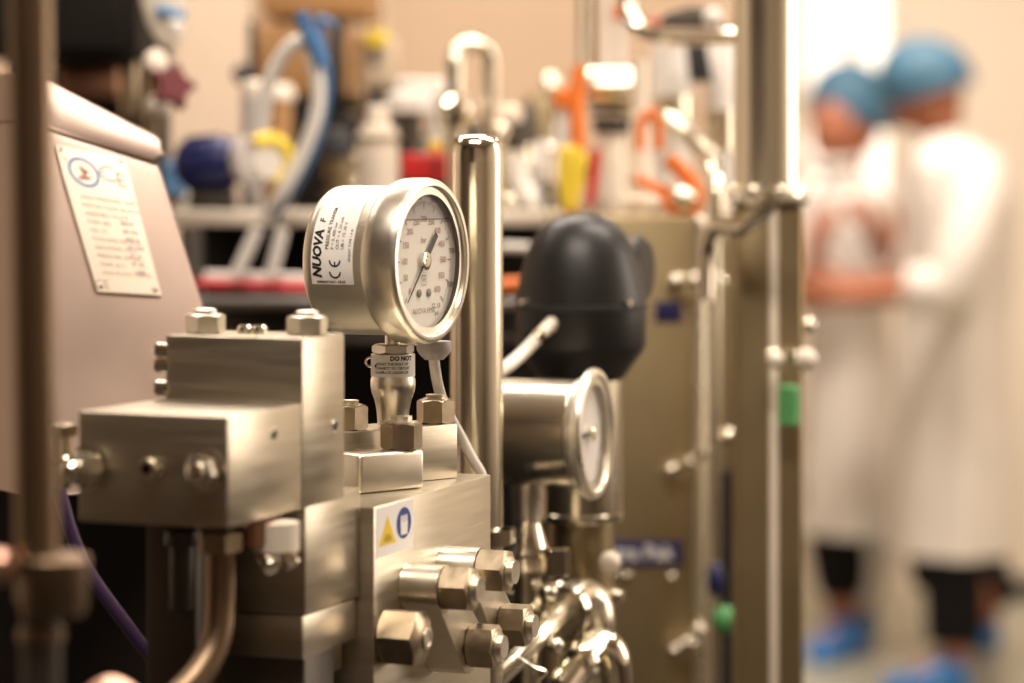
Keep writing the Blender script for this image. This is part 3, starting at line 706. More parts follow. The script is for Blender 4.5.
for px in (524, 626):
    k = P(px, 301, ya); dx = k.x-ax; rr = S(66, ya); k = Vector((k.x, ya-math.sqrt(max(rr*rr-dx*dx, 0))*1.0, k.z)); n = (k-Vector((ax, ya, k.z))).normalized()
    MB().lathe(k-n*0.001, n, [(0, 0.0034), (0.003, 0.0034), (0.004, 0.002)], 20).build('screw', M['polished'], ac)
k = P(632, 270, ya+0.02)
MB().lathe(k-U*0.03, U, [(0, S(33, ya)), (0.034, S(34, ya)), (0.040, S(32.5, ya)), (0.043, S(28, ya))], 48).build('end_cap', M['blackplastic'], ac)
MB().torus(k+U*0.006, U, S(34, ya), 0.0018).build('end_cap_rim', M['darksteel'], ac)
k = P(553, 323, ya-0.052)
cn = MB().cyl(k+Vector((0.004, 0.012, 0.003)), P(541, 334, ya-0.060), 0.0065, 0.0052).build('connector', M['cream'], ac)
MB().cyl(P(541, 334, ya-0.060), P(536, 339, ya-0.062), 0.0058).build('connector_nut', M['nut'], ac)
MB().tube(smooth_path([P(538, 337, ya-0.061), P(524, 352, ya-0.07), P(506, 367, ya-0.09), P(486, 378, ya-0.10), P(466, 395, ya-0.08), P(460, 470, ya-0.05)], 10), 0.0052, 18).build('cable', M['cable'], ac)
# can below the actuator
cn = thing('steel_cylinder', 'upright steel cylinder under the black actuator', 'cylinder', av(602))
MB().lathe(av(520), Z, [(0, S(41, ya)), (0.002, S(42, ya)), (0.006, S(42, ya)), (0.007, S(41, ya)), (av(378).z-av(520).z-0.001, S(41, ya)), (av(378).z-av(520).z, S(38, ya))], 56).build('barrel', M['pipe'], cn)
MB().lathe(av(587), Z, [(0, S(33, ya)), (av(520).z-av(587).z, S(33, ya))], 48).build('neck', M['sheet'], cn)
MB().lathe(av(602), Z, [(0, S(40, ya)), (0.002, S(43, ya)), (0.009, S(43, ya)), (0.0125, S(34, ya))], 48).build('flange', M['polished'], cn)
MB().lathe(Vector((ax, ya, BED)), Z, [(0, S(28, ya)), (av(602).z-BED, S(28, ya))], 48).build('riser', M['sheet'], cn)
MB().ball(P(610, 562, ya-0.05), 0.009).build('knob', M['cream'], cn)

# polished pipework at the bottom
def solo_tube(name, pts, r, m, label, cat, smooth=True, seg=24, group=None, fillet=None):
    q = fillet_path(pts, fillet) if fillet else (smooth_path(pts, 8) if smooth else pts)
    return tag(MB().tube(q, r, seg).build(name, m), label, cat, group)
t = thing('steel_pipe', 'polished pipe slanting up from the bottom edge to a clamped elbow', 'pipe', P(540, 660, 2.15))
MB().tube(smooth_path([P(470, 705, 2.115), P(500, 675, 2.115), P(530, 645, 2.13), P(553, 619, 2.165), P(566, 606, 2.21)], 8), 0.0082, 28).build('tube', M['satin'], t)
MB().tube(smooth_path([P(560, 612, 2.20), P(578, 597, 2.245), P(592, 602, 2.26), P(597, 622, 2.26), P(594, 650, 2.26), P(590, 720, 2.26)], 8), 0.0145, 28).build('elbow', M['satin'], t)
MB().lathe(P(562, 611, 2.205), (P(578, 597, 2.245)-P(560, 612, 2.20)), [(-0.004, 0.012), (-0.004, 0.0215), (0.002, 0.0235), (0.008, 0.0215), (0.008, 0.012)], 40).build('clamp_ring', M['polished'], t)
MB().ball(P(548, 592, 2.17), 0.0075).build('clamp_nut', M['polished'], t)
t = thing('steel_pipe', 'bent pipe turning down at the bottom edge by the cabinet', 'pipe', P(612, 683, 2.2))
MB().tube(smooth_path([P(560, 690, 2.16), P(580, 662, 2.18), P(597, 645, 2.2), P(611, 652, 2.2), P(616, 680, 2.2), P(616, 760, 2.2)], 8), 0.0125, 28).build('tube', M['polished'], t)
MB().lathe(P(578, 664, 2.177), P(590, 650, 2.19)-P(578, 664, 2.177), [(-0.004, 0.012), (-0.004, 0.017), (0.003, 0.0185), (0.007, 0.017), (0.007, 0.012)], 36).build('clamp_ring', M['polished'], t)
MB().ball(P(556, 645, 2.13), 0.006).build('clamp_nut', M['polished'], t)
solo_tube('safety_chain', [P(515, 655, 2.08), P(526, 662, 2.08), P(536, 668, 2.08), P(546, 672, 2.08), P(540, 680, 2.08), P(534, 690, 2.08)], 0.0009, M['polished'], 'thin loop of steel wire hanging under the slanting pipe', 'wire', seg=10)
tag(MB().cyl(P(520, 700, 2.25), P(520, 590, 2.25), 0.016, bev=0.002).build('check_valve', M['pipe']), 'dim upright steel valve body behind the hex nuts', 'valve')

# ------------------------------------------------------------------ dark housing and sloped console at left
HTOP = P(0, 490, 2.05).z
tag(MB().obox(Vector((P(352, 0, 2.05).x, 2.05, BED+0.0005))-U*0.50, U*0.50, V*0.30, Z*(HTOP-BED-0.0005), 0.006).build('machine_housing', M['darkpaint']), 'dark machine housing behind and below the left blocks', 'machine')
# console: sloped sheet steel face on its own plane, standing on the housing
cn_ = Vector((0.50, -0.72, 0.42)).normalized(); cp = P(120, 250, 2.12)
back = Vector((-cn_.x, -cn_.y, 0)).normalized()*0.11
cs = thing('control_console', 'sloped sheet steel console with an inscribed metal plate at left', 'console', Vector((P(110, 0, 2.12).x, 2.15, HTOP)))
down = (-Z+cn_*cn_.z).normalized()
def foot(px, py):
    p = hit(px, py, cp, cn_); return p+down*((HTOP+0.0005-p.z)/down.z)
face = [hit(x, y, cp, cn_) for x, y in ((20, 122), (158, 165), (162, 172), (203, 306))]+[foot(203+41, 306+134), foot(20, 400)]
MB().prism(face, back, 0.003, 3).build('face_panel', M['console'], cs)
hd = [hit(18, 120.5, cp, cn_), hit(158, 164, cp, cn_), hit(159, 152, cp, cn_)]+[hit(x, y, cp-cn_*0.012, cn_)+cn_*0.012 for x, y in ((158, 148), (150, 141), (45, 90), (18, 79))]
MB().prism(hd, back, 0.004, 3).build('hood', M['console'], cs)
c4 = [(53.4, 145.5), (124, 159), (161, 296.5), (97, 292.5)]
w4 = [hit(x, y, cp+cn_*0.0004, cn_) for x, y in c4]
npl = MB().prism(w4, cn_*0.0016, 0.0004).build('name_plate', M['plate'], cs)
w4 = [x+cn_*0.0019 for x in w4]
def q4(s, t):   # s across, t down
    return w4[0]*(1-s)*(1-t)+w4[1]*s*(1-t)+w4[2]*s*t+w4[3]*(1-s)*t
pw = (w4[1]-w4[0]).length; ph = (w4[3]-w4[0]).length
T = TB(); n = 36
def emb(r): return [q4(0.32+r*math.cos(2*PI*i/n)/pw, 0.165+r*math.sin(2*PI*i/n)/ph) for i in range(n+1)]
T.strip(emb(0.0130), emb(0.0105)); T.build('emblem_ring', M['blueink'], npl)
T = TB(); T.poly([q4(0.32-0.003/pw, 0.165-0.006/ph), q4(0.32+0.005/pw, 0.165-0.001/ph), q4(0.32-0.001/pw, 0.165+0.004/ph)])
T.poly([q4(0.32-0.006/pw, 0.165+0.004/ph), q4(0.32+0.005/pw, 0.165+0.003/ph), q4(0.32+0.004/pw, 0.165+0.006/ph), q4(0.32-0.005/pw, 0.165+0.007/ph)]); T.build('emblem_mark', M['redink'], npl)
T = TB()
def pt(s, t): return lambda a, b: q4(s+a/pw, t-b/ph)
for s_, t_, tx_, sz in ((0.66, 0.15, 'C', 0.021), (0.85, 0.18, 'E', 0.019), (0.10, 0.09, 'R', 0.006), (0.10, 0.95, 'CE', 0.011), (0.90, 0.955, 'o', 0.011)):
    T.add(tx_, sz, pt(s_, t_), 'CENTER')
for i, tx_ in enumerate(('HIGH PRESSURE UNIT', 'PISTON PUMP BLOCK', 'ASSEMBLY PLATE', 'TYPE 400', 'NO 12', 'MACHINE NO 4150', 'DRAWING 3310', 'PRESSURE 400 bar', 'YEAR 2011', 'MAX FLOW 1200 l/h')):
    T.add(tx_, 0.0050, pt(0.16, 0.345+0.058*i), 'LEFT')
T.build('lettering', M['fadedink'], npl); T = TB()
for i, tx_ in enumerate(('MAX', '50 Hz', '400 V', '37 kW', '63 A', 'IP 55', '1480')):
    T.add(tx_, 0.0055, pt(0.66, 0.50+0.058*i), 'LEFT', 0.0001)
T.build('rating_lettering', M['fadedink'], npl)
for (s_, t_) in ((0.07, 0.03), (0.93, 0.03), (0.07, 0.965), (0.93, 0.965)):
    MB().lathe(q4(s_, t_), cn_, [(0, 0.0016), (0.0008, 0.0012)], 16).build('rivet', M['polished'], npl)

# ------------------------------------------------------------------ cabinet with navy plates, columns at right
yc = 2.92
cab = thing('process_cabinet', 'tall brownish stainless cabinet with navy maker plate behind the actuator', 'cabinet', Vector((P(640, 0, yc).x, yc+0.2, 0)))
cr = P(706, 215, yc); wcab = 0.165; XW = Vector((1, 0, 0)); YW = Vector((0, 1, 0))
MB().obox(Vector((cr.x, cr.y, 0.0))-XW*wcab, XW*wcab, YW*0.115, Z*cr.z, 0.004).build('body', M['sheet'], cab)
MB().obox(Vector((cr.x, cr.y, 0.0))-XW*0.0135-YW*0.012, XW*0.0135, YW*0.0118, Z*cr.z, 0.0045, 4).build('corner_post', M['satin'], cab)
def cpl(px, py, e=0.0): return P(px, py, cr.y-e)
p_, r_ = cpl(588, 540), cpl(683, 566)
wid = r_.x-p_.x; hei = p_.z-r_.z
mk = MB().obox(Vector((p_.x, cr.y-0.0021, r_.z)), XW*wid, YW*0.0019, Z*hei, 0.0005).build('maker_plate', M['navy'], cab)
T = TB(); cpx = Vector((p_.x, cr.y-0.0024, (p_.z+r_.z)/2))
T.add('Tetra Pak', 0.0215, lambda a, b: cpx+XW*(a+wid*0.47)+Z*b, 'CENTER', 0.0005); T.build('lettering', M['label'], mk)
p_, r_ = cpl(655, 301), cpl(682, 322)
MB().obox(Vector((p_.x, cr.y-0.0021, r_.z)), XW*(r_.x-p_.x), YW*0.0019, Z*(p_.z-r_.z), 0.0005).build('small_plate', M['navy'], cab)
def latch(pts, label):
    h = None
    t = thing('latch', label, 'latch', pts[0][0])
    MB().tube([p for p, r in pts], 0.0035, 14).build('bar', M['pipe'], t)
    for i, (p, r) in enumerate(pts): MB().ball(p, r).build('knob', M['polished'], t)
latch([(P(672, 470, yc-0.02), .008), (P(690, 462, yc-0.03), .006), (P(708, 452, yc-0.04), .007), (P(729, 437, yc-0.05), .010)], 'upper polished latch bar with round knobs on the cabinet edge')
latch([(P(676, 650, yc-0.02), .008), (P(688, 643, yc-0.03), .009), (P(698, 630, yc-0.04), .007)], 'lower polished latch bar with round knobs on the cabinet edge')
latch([(P(676, 281, yc-0.015), .009), (P(696, 280, yc-0.04), .008), (P(718, 281, yc-0.05), .009)], 'short latch with polished knobs by the small navy plate')
for (px, py) in ((612, 575), (627, 575), (672, 577)): MB().ball(cpl(px, py, 0.002), 0.005).build('rivet', M['polished'], cab)
tag(MB().obox(Vector((P(604, 0, 3.16).x, 3.16, 0)), XW*S(134, 3.16), YW*0.25, Z*(P(0, 216, 3.16).z), 0.004).build('rear_cabinet', M['sheet']), 'plain steel cabinet showing in the gap left of the square column', 'cabinet')
# slim pipe beside the cabinet
solo_tube('slim_pipe', [P(714, 240, 2.86), P(714, 683, 2.86), Vector((P(714, 0, 2.86).x, 2.86, 0.0))], S(6.5, 2.86), M['pipe'], 'slim upright pipe between the cabinet and the square column', 'pipe', smooth=False)
solo_tube('swan_neck_pipe', [P(668, 118, 2.95), P(690, 138, 2.92), P(712, 160, 2.9), P(717, 190, 2.87), P(717, 236, 2.87)], S(8, 2.9), M['pipe'], 'grey pipe bending down above the cabinet corner', 'pipe')
tag(MB().ball(P(715, 580, 2.84), 0.012, (0.7, 0.7, 1.5)).build('blue_tag', M['motorblue']), 'small blue fitting low on the slim pipe', 'fitting')
tag(MB().ball(P(726, 620, 2.85), 0.014, (1.0, 0.8, 1.0)).build('green_knob', M['green']), 'small green knob low between the cabinet and column', 'knob')
tag(MB().cyl(Vector((P(729, 0, 3.1).x, 3.1, 0)), P(729, 470, 3.1), 0.010).build('black_conduit', M['rubber']), 'black conduit in the gap left of the square column', 'conduit')

yq = 2.62
col = thing('square_column', 'square steel column standing right of the cabinet', 'column', Vector((P(771, 0, yq).x, yq, 0)))
qa, qb = P(737, 205, yq), P(804, 205, yq)
MB().obox(Vector((qa.x, yq, 0)), XW*(qb.x-qa.x), YW*0.065, Z*qa.z, 0.005, 4).build('post', M['sheet'], col)
MB().obox(Vector((P(769, 0, yq).x, yq-0.0042, 0)), XW*S(9, yq), YW*0.004, Z*(qa.z-0.001), 0.0038, 4).build('edge_strip', M['cream'], col)  # pale strip painted in for the highlight along a rounded corner
MB().obox(Vector((qa.x-0.004, yq-0.006, qa.z+0.0002)), XW*(qb.x-qa.x+0.008), YW*0.075, Z*0.006, 0.001).build('cap_plate', M['polished'], col)
uc = thing('round_column', 'thick polished round pipe rising above the square column', 'pipe', P(767, 198, 2.64))
rU = S(33, 2.64); uo = P(767, 199, 2.64)
MB().lathe(uo+Z*0.008, Z, [(0, rU), (0.5, rU)], 56).build('tube', M['satin'], uc)
MB().lathe(uo+Z*0.0022, Z, [(0, rU*1.0), (0.001, rU*1.22), (0.005, rU*1.22), (0.006, rU)], 56).build('flange', M['polished'], uc)
for a_ in range(8):
    an = 2*PI*a_/8+0.3; k = uo+Z*0.008+Vector((math.cos(an), math.sin(an), 0))*rU*1.1
    MB().ball(k, 0.005).build('flange_bolt', M['polished'], uc)
solo_tube('hook_pipe', [P(705, 300, 2.60), P(707, 245, 2.60), P(718, 226, 2.59), P(742, 228, 2.56), P(762, 214, 2.55), P(772, 196, 2.55)], S(8.5, 2.57), M['polished'], 'polished pipe hooking from the round column down over the cabinet edge', 'pipe')
kb = thing('tube_clamp', 'small clamp with pale knobs on the square column', 'clamp', P(790, 365, 2.58))
MB().cyl(P(770, 355, 2.585), P(806, 355, 2.57), 0.0055, bev=0.001).build('bar', M['pipe'], kb)
MB().ball(P(806, 359, 2.57), 0.0105).build('knob', M['cream'], kb); MB().ball(P(776, 360, 2.575), 0.008).build('knob', M['cream'], kb)
MB().lathe(P(789, 424, 2.59), Z, [(0, .010), (0.034, .010), (0.036, 0.008)], 28).build('grip', M['green'], kb)
MB().ball(P(808, 325, 2.65), 0.008).build('knob', M['polished'], col)
MB().cyl(P(803, 325, 2.65), P(808, 325, 2.65), 0.004).build('knob_stem', M['pipe'], col)

# overhead pipe elbow at top
solo_tube('overhead_pipe', [P(628, -60, 2.95), P(628, 4, 2.95), P(640, 28, 2.93), P(668, 36, 2.88), P(735, 36, 2.80), P(760, 36, 2.78)], S(9, 2.9), M['polished'], 'polished pipe coming down from the top and turning right to the round column', 'pipe')

# ------------------------------------------------------------------ equipment bench behind: rail, shelf, valves
ys = 3.05
rk = thing('equipment_rack', 'steel rack with a pale rail edge running behind the gauges', 'rack', Vector((-0.13, 3.4, 0)))
ra, rb_ = P(170, 219, ys), P(575, 219, ys)
zsh = ra.z
MB().obox(Vector((ra.x, ys, zsh-0.008)), Vector((rb_.x-ra.x, 0, 0)), Vector((0, 0.035, 0)), Z*0.018, 0.004).build('rail', M['cream'], rk)
MB().obox(Vector((ra.x-0.04, ys+0.036, zsh-0.006)), Vector((rb_.x-ra.x+0.07, 0, 0)), Vector((0, 1.0, 0)), Z*0.01, 0.001).build('deck', M['darksteel'], rk)
MB().obox(Vector((ra.x-0.04, ys+0.62, 0.0)), Vector((rb_.x-ra.x+0.07, 0, 0)), Vector((0, 0.02, 0)), Z*(zsh-0.008), 0.001).build('back_panel', M['darkpaint'], rk)
for x in (ra.x+0.01, rb_.x-0.03):
    MB().obox(Vector((x, ys+0.002, 0)), Vector((0.025, 0, 0)), Vector((0, 0.03, 0)), Z*(zsh-0.009), 0.002).build('post', M['darksteel'], rk)
MB().obox(Vector((ra.x-0.04, ys+0.05, zsh-0.14)), Vector((rb_.x-ra.x+0.07, 0, 0)), Vector((0, 0.5, 0)), Z*0.01, 0.001).build('lower_deck', M['darksteel'], rk)
zl = zsh-0.13
SH = zsh+0.0045
def vl(name, px, Y, prof, m, parent=None, seg=32, base=None):
    """upright turned part: prof = [(row, half width in px)] from bottom up"""
    b = P(px, prof[0][0], Y)
    mb = MB().lathe(b, Z, [(P(0, py, Y).z-b.z, S(w, Y)) for py, w in prof], seg)
    return mb.build(name, m, parent)
def deck_row(Y): return HZ-(SH-EYE)*F/Y          # image row of the deck at depth Y
def dk(px, Y): return Vector((P(px, 0, Y).x, Y, SH))

# U bend pipe
ub = thing('bent_pipe', 'polished pipe bent over like a cane above the capped pipe', 'pipe', dk(456, 3.10))
MB().tube(fillet_path([dk(455, 3.10), P(455, 62, 3.10)]+[P(473-18*math.cos(PI*i/16), 62-17*math.sin(PI*i/16), 3.10+0.02*i/16) for i in range(1, 16)]+[P(491, 62, 3.12), Vector((P(491, 0, 3.12).x, 3.12, SH))], 0.001, 1), S(9, 3.10), 28).build('tube', M['satin'], ub)
vl('ferrule', 456, 3.10, [(128, 11.5), (127, 17), (122, 19), (104, 19), (100, 15), (97, 11.5)], M['polished'], ub)
vl('clamp', 490, 3.12, [(172, 11.5), (171, 15), (163, 15), (162, 11.5)], M['pipe'], ub)
# cream pump head and cap
t = thing('feed_pump', 'cream stepped cylinder on the rack left of the red box', 'pump', dk(378, 3.25))
d = deck_row(3.25)
vl('body', 378, 3.25, [(d, 19), (172, 20.5), (142, 20.5), (140, 22), (136, 22), (134, 19.5), (128, 19), (126, 11), (108, 11), (106, 9)], M['cream'], t)
vl('band', 378, 3.25, [(141, 22), (140.5, 23), (136, 23), (135.5, 22)], M['sheet'], t)
t = thing('sanitary_cap', 'bright white domed valve cap between the cream cylinder and bent pipe', 'valve', dk(410, 3.3))
d = deck_row(3.3)
vl('stem', 410, 3.3, [(d, 10), (112, 12)], M['darksteel'], t)
vl('cap', 410, 3.3, [(114, 18), (112, 24), (97, 25), (93, 18), (92, 17), (80, 17), (78, 13)], M['white'], t)
vl('small_cap', 434, 3.34, [(d-1, 6), (98, 7), (96, 13), (82, 13), (79, 9)], M['white'], t)
t = thing('red_box', 'small red control box behind the sharp gauge', 'box', dk(424, 3.0+0.12))
a = P(401, 180, 3.12); b = P(452, 153, 3.12)
MB().obox(a, Vector((b.x-a.x, 0, 0)), Vector((0, 0.05, 0)), Z*(b.z-a.z), 0.004).build('body', M['red'], t)
MB().lathe(P(436, 167, 3.12), Vector((0, -1, 0)), [(0, 0.005), (0.004, 0.004)], 20).build('button', M['ink'], t)
MB().obox(Vector((a.x+0.006, 3.13, SH)), Vector((0.04, 0, 0)), Vector((0, 0.03, 0)), Z*(a.z-SH), 0.002).build('stand', M['darksteel'], t)
MB().ball(P(436, 148, 3.14), 0.009).build('lamp', M['yellow'], t)

# tan cabinet top with hose
yt = 3.7
t = thing('gear_box', 'tan enamelled gear box on dark legs behind the blue hoses', 'machine', dk(300, yt))
a = P(253, 96, yt); b = P(352, 24, yt)
MB().obox(a, Vector((b.x-a.x, 0, 0)), Vector((0, 0.2, 0)), Z*(b.z-a.z), 0.008).build('body', M['tanbox'], t)
a2 = P(262, 16, yt-0.01); b2 = P(372, 0, yt); MB().obox(a2, Vector((b2.x-a2.x, 0, 0)), Vector((0, 0.2, 0)), Z*(b2.z-a2.z+0.05), 0.006).build('top_beam', M['tanbox'], t)
for x0, x1 in ((248, 256), (330, 344)): 
    p0 = P(x0, 100, yt-0.02); p1 = P(x1, 20, yt-0.02)
    MB().obox(p0, Vector((p1.x-p0.x, 0, 0)), Vector((0, 0.018, 0)), Z*(p1.z-p0.z), 0.002).build('strap', M['rubber'], t)
MB().obox(Vector((a.x+0.01, yt+0.01, SH)), Vector((0.11, 0, 0)), Vector((0, 0.15, 0)), Z*(a.z-SH), 0.003).build('pedestal', M['darkpaint'], t)
MB().ball(P(243, 74, yt-0.03), 0.014).build('plug', M['rubber'], t)
t = thing('junction_box', 'pale beige junction box with a dark slot and yellow tag', 'box', dk(378, 3.75))
a = P(358, 90, 3.75); b = P(396, 34, 3.75)
MB().obox(a, Vector((b.x-a.x, 0, 0)), Vector((0, 0.08, 0)), Z*(b.z-a.z), 0.012, 3).build('body', M['greybox'], t)
a2 = P(370, 64, 3.748); b2 = P(379, 47, 3.748); MB().obox(a2-Vector((0, 0.004, 0)), Vector((b2.x-a2.x, 0, 0)), Vector((0, 0.004, 0)), Z*(b2.z-a2.z)).build('slot', M['ink'], t)
a2 = P(364, 46, 3.74); b2 = P(388, 30, 3.74); MB().obox(a2, Vector((b2.x-a2.x, 0, 0)), Vector((0, 0.006, 0)), Z*(b2.z-a2.z), 0.002).build('yellow_tag', M['yellow'], t)
MB().obox(Vector((a.x+0.01, 3.77, SH)), Vector((0.03, 0, 0)), Vector((0, 0.04, 0)), Z*(a.z-SH), 0.003).build('post', M['darksteel'], t)
solo_tube('conduit', [P(383, 30, 3.8), P(383, -60, 3.8)], 0.006, M['greybox'], 'thin vertical conduit above the pale junction box', 'conduit', smooth=False)
# shelf beams behind
t = MB(); a = P(330, 112, 3.9); b = P(420, 96, 3.9)
t.obox(a, Vector((b.x-a.x, 0, 0)), Vector((0, 0.04, 0)), Z*(b.z-a.z), 0.004)
tag(t.build('cross_beam', M['sheet']), 'dull steel cross beam below the junction box', 'beam')
t = MB().obox(Vector((P(325, 0, 4.0).x, 4.0, SH+0.0005)), Vector((0.12, 0, 0)), Vector((0, 0.05, 0)), Z*(P(0, 115, 4.0).z-SH), 0.004)
tag(t.build('dark_motor', M['darkpaint']), 'dark box behind the cream stepped cylinder', 'box')
# upright valves and dark motors crowding the rear of the rack
t = thing('rear_pump_set', 'long dark pump casing lying along the rear of the rack', 'pump', dk(455, 3.95))
MB().lathe(P(408, 166, 3.95), Vector((1, 0, 0)), [(0, 0.030), (0.006, 0.045), (0.10, 0.045), (0.105, 0.050), (0.125, 0.050), (0.13, 0.042), (0.19, 0.042), (0.20, 0.030)], 44).build('casing', M['darksteel'], t)
MB().obox(Vector((P(420, 0, 3.95).x, 3.92, SH+0.0003)), Vector((0.15, 0, 0)), Vector((0, 0.06, 0)), Z*(P(0, 166, 3.95).z-0.03-SH), 0.003).build('base_frame', M['sheet'], t)
for px, Y, hr, hw, m1, m2, lab in (
    (338, 3.50, 128, 13, 'sheet', 'rubber', 'dull steel valve with black top left of the cream stepped cylinder'),
    (352, 3.62, 150, 10, 'satin', 'nut', 'short satin valve with brass top peeping out behind the cream cylinder'),
    (394, 3.45, 160, 9, 'satin', 'rubber', 'small satin valve between the cream cylinder and red box'),
    (470, 3.60, 118, 12, 'sheet', 'darksteel', 'dull valve with dark top behind the bent pipe'),
    (521, 3.42, 104, 13, 'satin', 'darksteel', 'satin valve with dark top right of the bent pipe'),
    (538, 3.60, 92, 11, 'sheet', 'sheet', 'tall dull steel valve behind the pale bottle shaped valve'),
    (551, 3.75, 74, 8, 'satin', 'satin', 'slim satin valve standing highest left of the orange tube'),
    (596, 3.55, 150, 11, 'satin', 'rubber', 'satin valve with black top behind the yellow handle')):
    v_ = thing('upright_valve', lab, 'valve', dk(px, Y)); d = deck_row(Y); h = d-hr
    vl('body', px, Y, [(d, hw*0.8), (d-h*0.12, hw*0.8), (d-h*0.14, hw*1.25), (d-h*0.2, hw*1.25), (d-h*0.22, hw*0.7), (d-h*0.36, hw*0.7), (d-h*0.4, hw), (d-h*0.62, hw)], M[m1], v_)
    vl('top', px, Y, [(d-h*0.62, hw*1.1), (d-h*0.63, hw*1.2), (d-h*0.9, hw*1.2), (d-h*0.97, hw*0.9), (hr, hw*0.4)], M[m2], v_)
# hoses
hs = [P(330, 25, 3.0), P(312, 18, 3.0), P(318, 50, 3.0), P(322, 90, 3.0), P(312, 140, 3.0), P(288, 190, 3.0), P(270, 218, 3.02)]
solo_tube('blue_hose', [p+Vector((0.0045, 0.02, 0)) for p in hs], 0.0045, M['bluehose'], 'blue hose arching down beside the white hose', 'hose')
hw = [P(262, 130, 3.0), P(268, 85, 3.0), P(285, 52, 3.0), P(305, 42, 3.0), P(316, 70, 2.99), P(317, 110, 2.99), P(304, 150, 2.99), P(281, 195, 2.99), P(266, 216, 3.01)]
solo_tube('white_hose', hw, 0.0078, M['white'], 'white hose looped over in an arch behind the gauge', 'hose')
tag(MB().tube(smooth_path([P(300, 12, 2.98), P(306, 30, 2.98), P(316, 50, 2.98), P(322, 66, 2.98)], 6), 0.0075, 20).build('hose_sleeve', M['bluehose']), 'thick blue sleeve at the crown of the hoses', 'sleeve')
t = thing('grey_cylinder', 'grey slim cylinder with pale cap left of the hoses', 'cylinder', dk(252, 3.2)); d = deck_row(3.2)
vl('body', 252, 3.2, [(d, 11), (98, 11), (96, 9)], M['airgap'], t); vl('cap', 252, 3.2, [(96, 9), (94, 11), (84, 11), (80, 7)], M['cream'], t)
t = thing('brown_post', 'brown post rising behind the white hose', 'post', dk(278, 3.5)); vl('shaft', 278, 3.5, [(deck_row(3.5), 14), (100, 14)], M['tanbox'], t); vl('head', 278, 3.5, [(100, 17), (92, 17), (84, 12)], M['cream'], t)
# blue motor
bm_ = thing('electric_motor', 'dark blue motor with a yellow ringed end above the rail', 'motor', dk(212, 3.0+0.10))
mc = P(212, 163, 3.12); md = (U*0.9-V*0.1+Z*0.05).normalized()
MB().lathe(mc-md*0.040, md, [(0, 0.012), (0.004, 0.024), (0.012, 0.030), (0.060, 0.030), (0.066, 0.026), (0.080, 0.022)], 40).build('body', M['motorblue'], bm_)
f = MB()
for i in range(10):
    an = 2*PI*i/10; bb, cc, aa = frame(md); f.obox(mc-md*0.024+(bb*math.cos(an)+cc*math.sin(an))*0.029-cc*0.001, md*0.03, (bb*math.cos(an)+cc*math.sin(an))*0.005, aa.cross(bb*math.cos(an)+cc*math.sin(an))*0.003)
f.build('cooling_fin', M['motorblue'], bm_)
MB().lathe(mc+md*0.040, md, [(0, 0.014), (0.0, 0.026), (0.012, 0.028), (0.014, 0.018)], 36).build('coupling', M['airgap'], bm_)
yr = P(268, 162, 3.1)
MB().torus(yr, (U-V*0.9).normalized(), 0.0250, 0.0085, a0=-1.2, a1=2.2).build('yellow_ring', M['yellow'], bm_)
MB().lathe(yr, (U-V*0.9).normalized(), [(-0.02, 0.021), (0.0, 0.022), (0.003, 0.018)], 36).build('end_disc', M['white'], bm_)
MB().lathe(yr+(U-V*0.9).normalized()*0.003-U*0.004, (U-V*0.9).normalized(), [(0, 0.010), (0.002, 0.008)], 30).build('hub_mark', M['bluehose'], bm_)
MB().obox(Vector((mc.x-0.025, 3.11, SH)), Vector((0.05, 0, 0)), Vector((0, 0.03, 0)), Z*(mc.z-0.028-SH), 0.003).build('foot', M['darksteel'], bm_)
t = thing('small_valve', 'light blue and cream valve beside the console top', 'valve', dk(183, 3.24))
vl('body', 183, 3.24, [(deck_row(3.24), 16), (205, 18), (196, 16), (192, 10)], M['cream'], t); vl('handle', 174, 3.22, [(196, 10), (193, 13), (165, 12), (160, 7)], M['lightblue'], t)
# bright cream panel at the left, dark cupboard, red handle
t = thing('cream_screen', 'bright cream wall screen at upper left behind the red handle', 'panel', P(205, 200, 4.6))
a = Vector((P(128, 0, 4.6).x, 4.6, 0)); b = P(252, 0, 4.6)
MB().obox(a, Vector((b.x-a.x, 0, 0)), Vector((0, 0.05, 0)), Z*2.6, 0.02, 3).build('board', M['creamwall'], t)
t = thing('dark_cupboard', 'dark overhead cupboard at the top left corner', 'cupboard', P(80, 110, 3.1))
a = P(-30, 56, 3.1); b = P(150, 0, 3.1); 
MB().obox(a, Vector((b.x-a.x-0.012, 0, 0)), Vector((0, 0.3, 0)), Z*0.4, 0.01).build('body', M['darkpaint'], t)
MB().obox(a-Vector((0, 0.012, 0))+Z*0.008, Vector((b.x-a.x-0.03, 0, 0)), Vector((0, 0.0118, 0)), Z*0.36, 0.003).build('door', M['darkpaint'], t)
MB().obox(Vector((a.x, 3.4, 0)), Vector((b.x-a.x-0.02, 0, 0)), Vector((0, 0.05, 0)), Z*(a.z+0.2), 0.004).build('back_board', M['darkpaint'], t)
a = P(60, 100, 3.25); b = P(118, 64, 3.25)
o = MB().obox(a, Vector((b.x-a.x, 0, 0)), Vector((0, 0.14, 0)), Z*(b.z-a.z), 0.006).build('copper_box', M['copper'])
tag(o, 'dull coppery box in the shade under the dark cupboard', 'box')
tag(MB().cyl(P(130, 118, 3.2), P(130, 62, 3.2), 0.011, bev=0.002).build('brass_fitting', M['nut']), 'dim brassy fitting left of the red handle', 'fitting')
t = thing('hanging_hood', 'curved cream hood hanging at the top beside the dark cupboard', 'hood', P(160, 52, 3.0))
MB().prism([P(x, y, 2.98) for x, y in ((138, -60), (140, 0), (146, 22), (155, 40), (165, 50), (172, 48), (180, 20), (185, -60))], Vector((0, 0.08, 0)), 0.006, 3).build('shell', M['cream'], t)
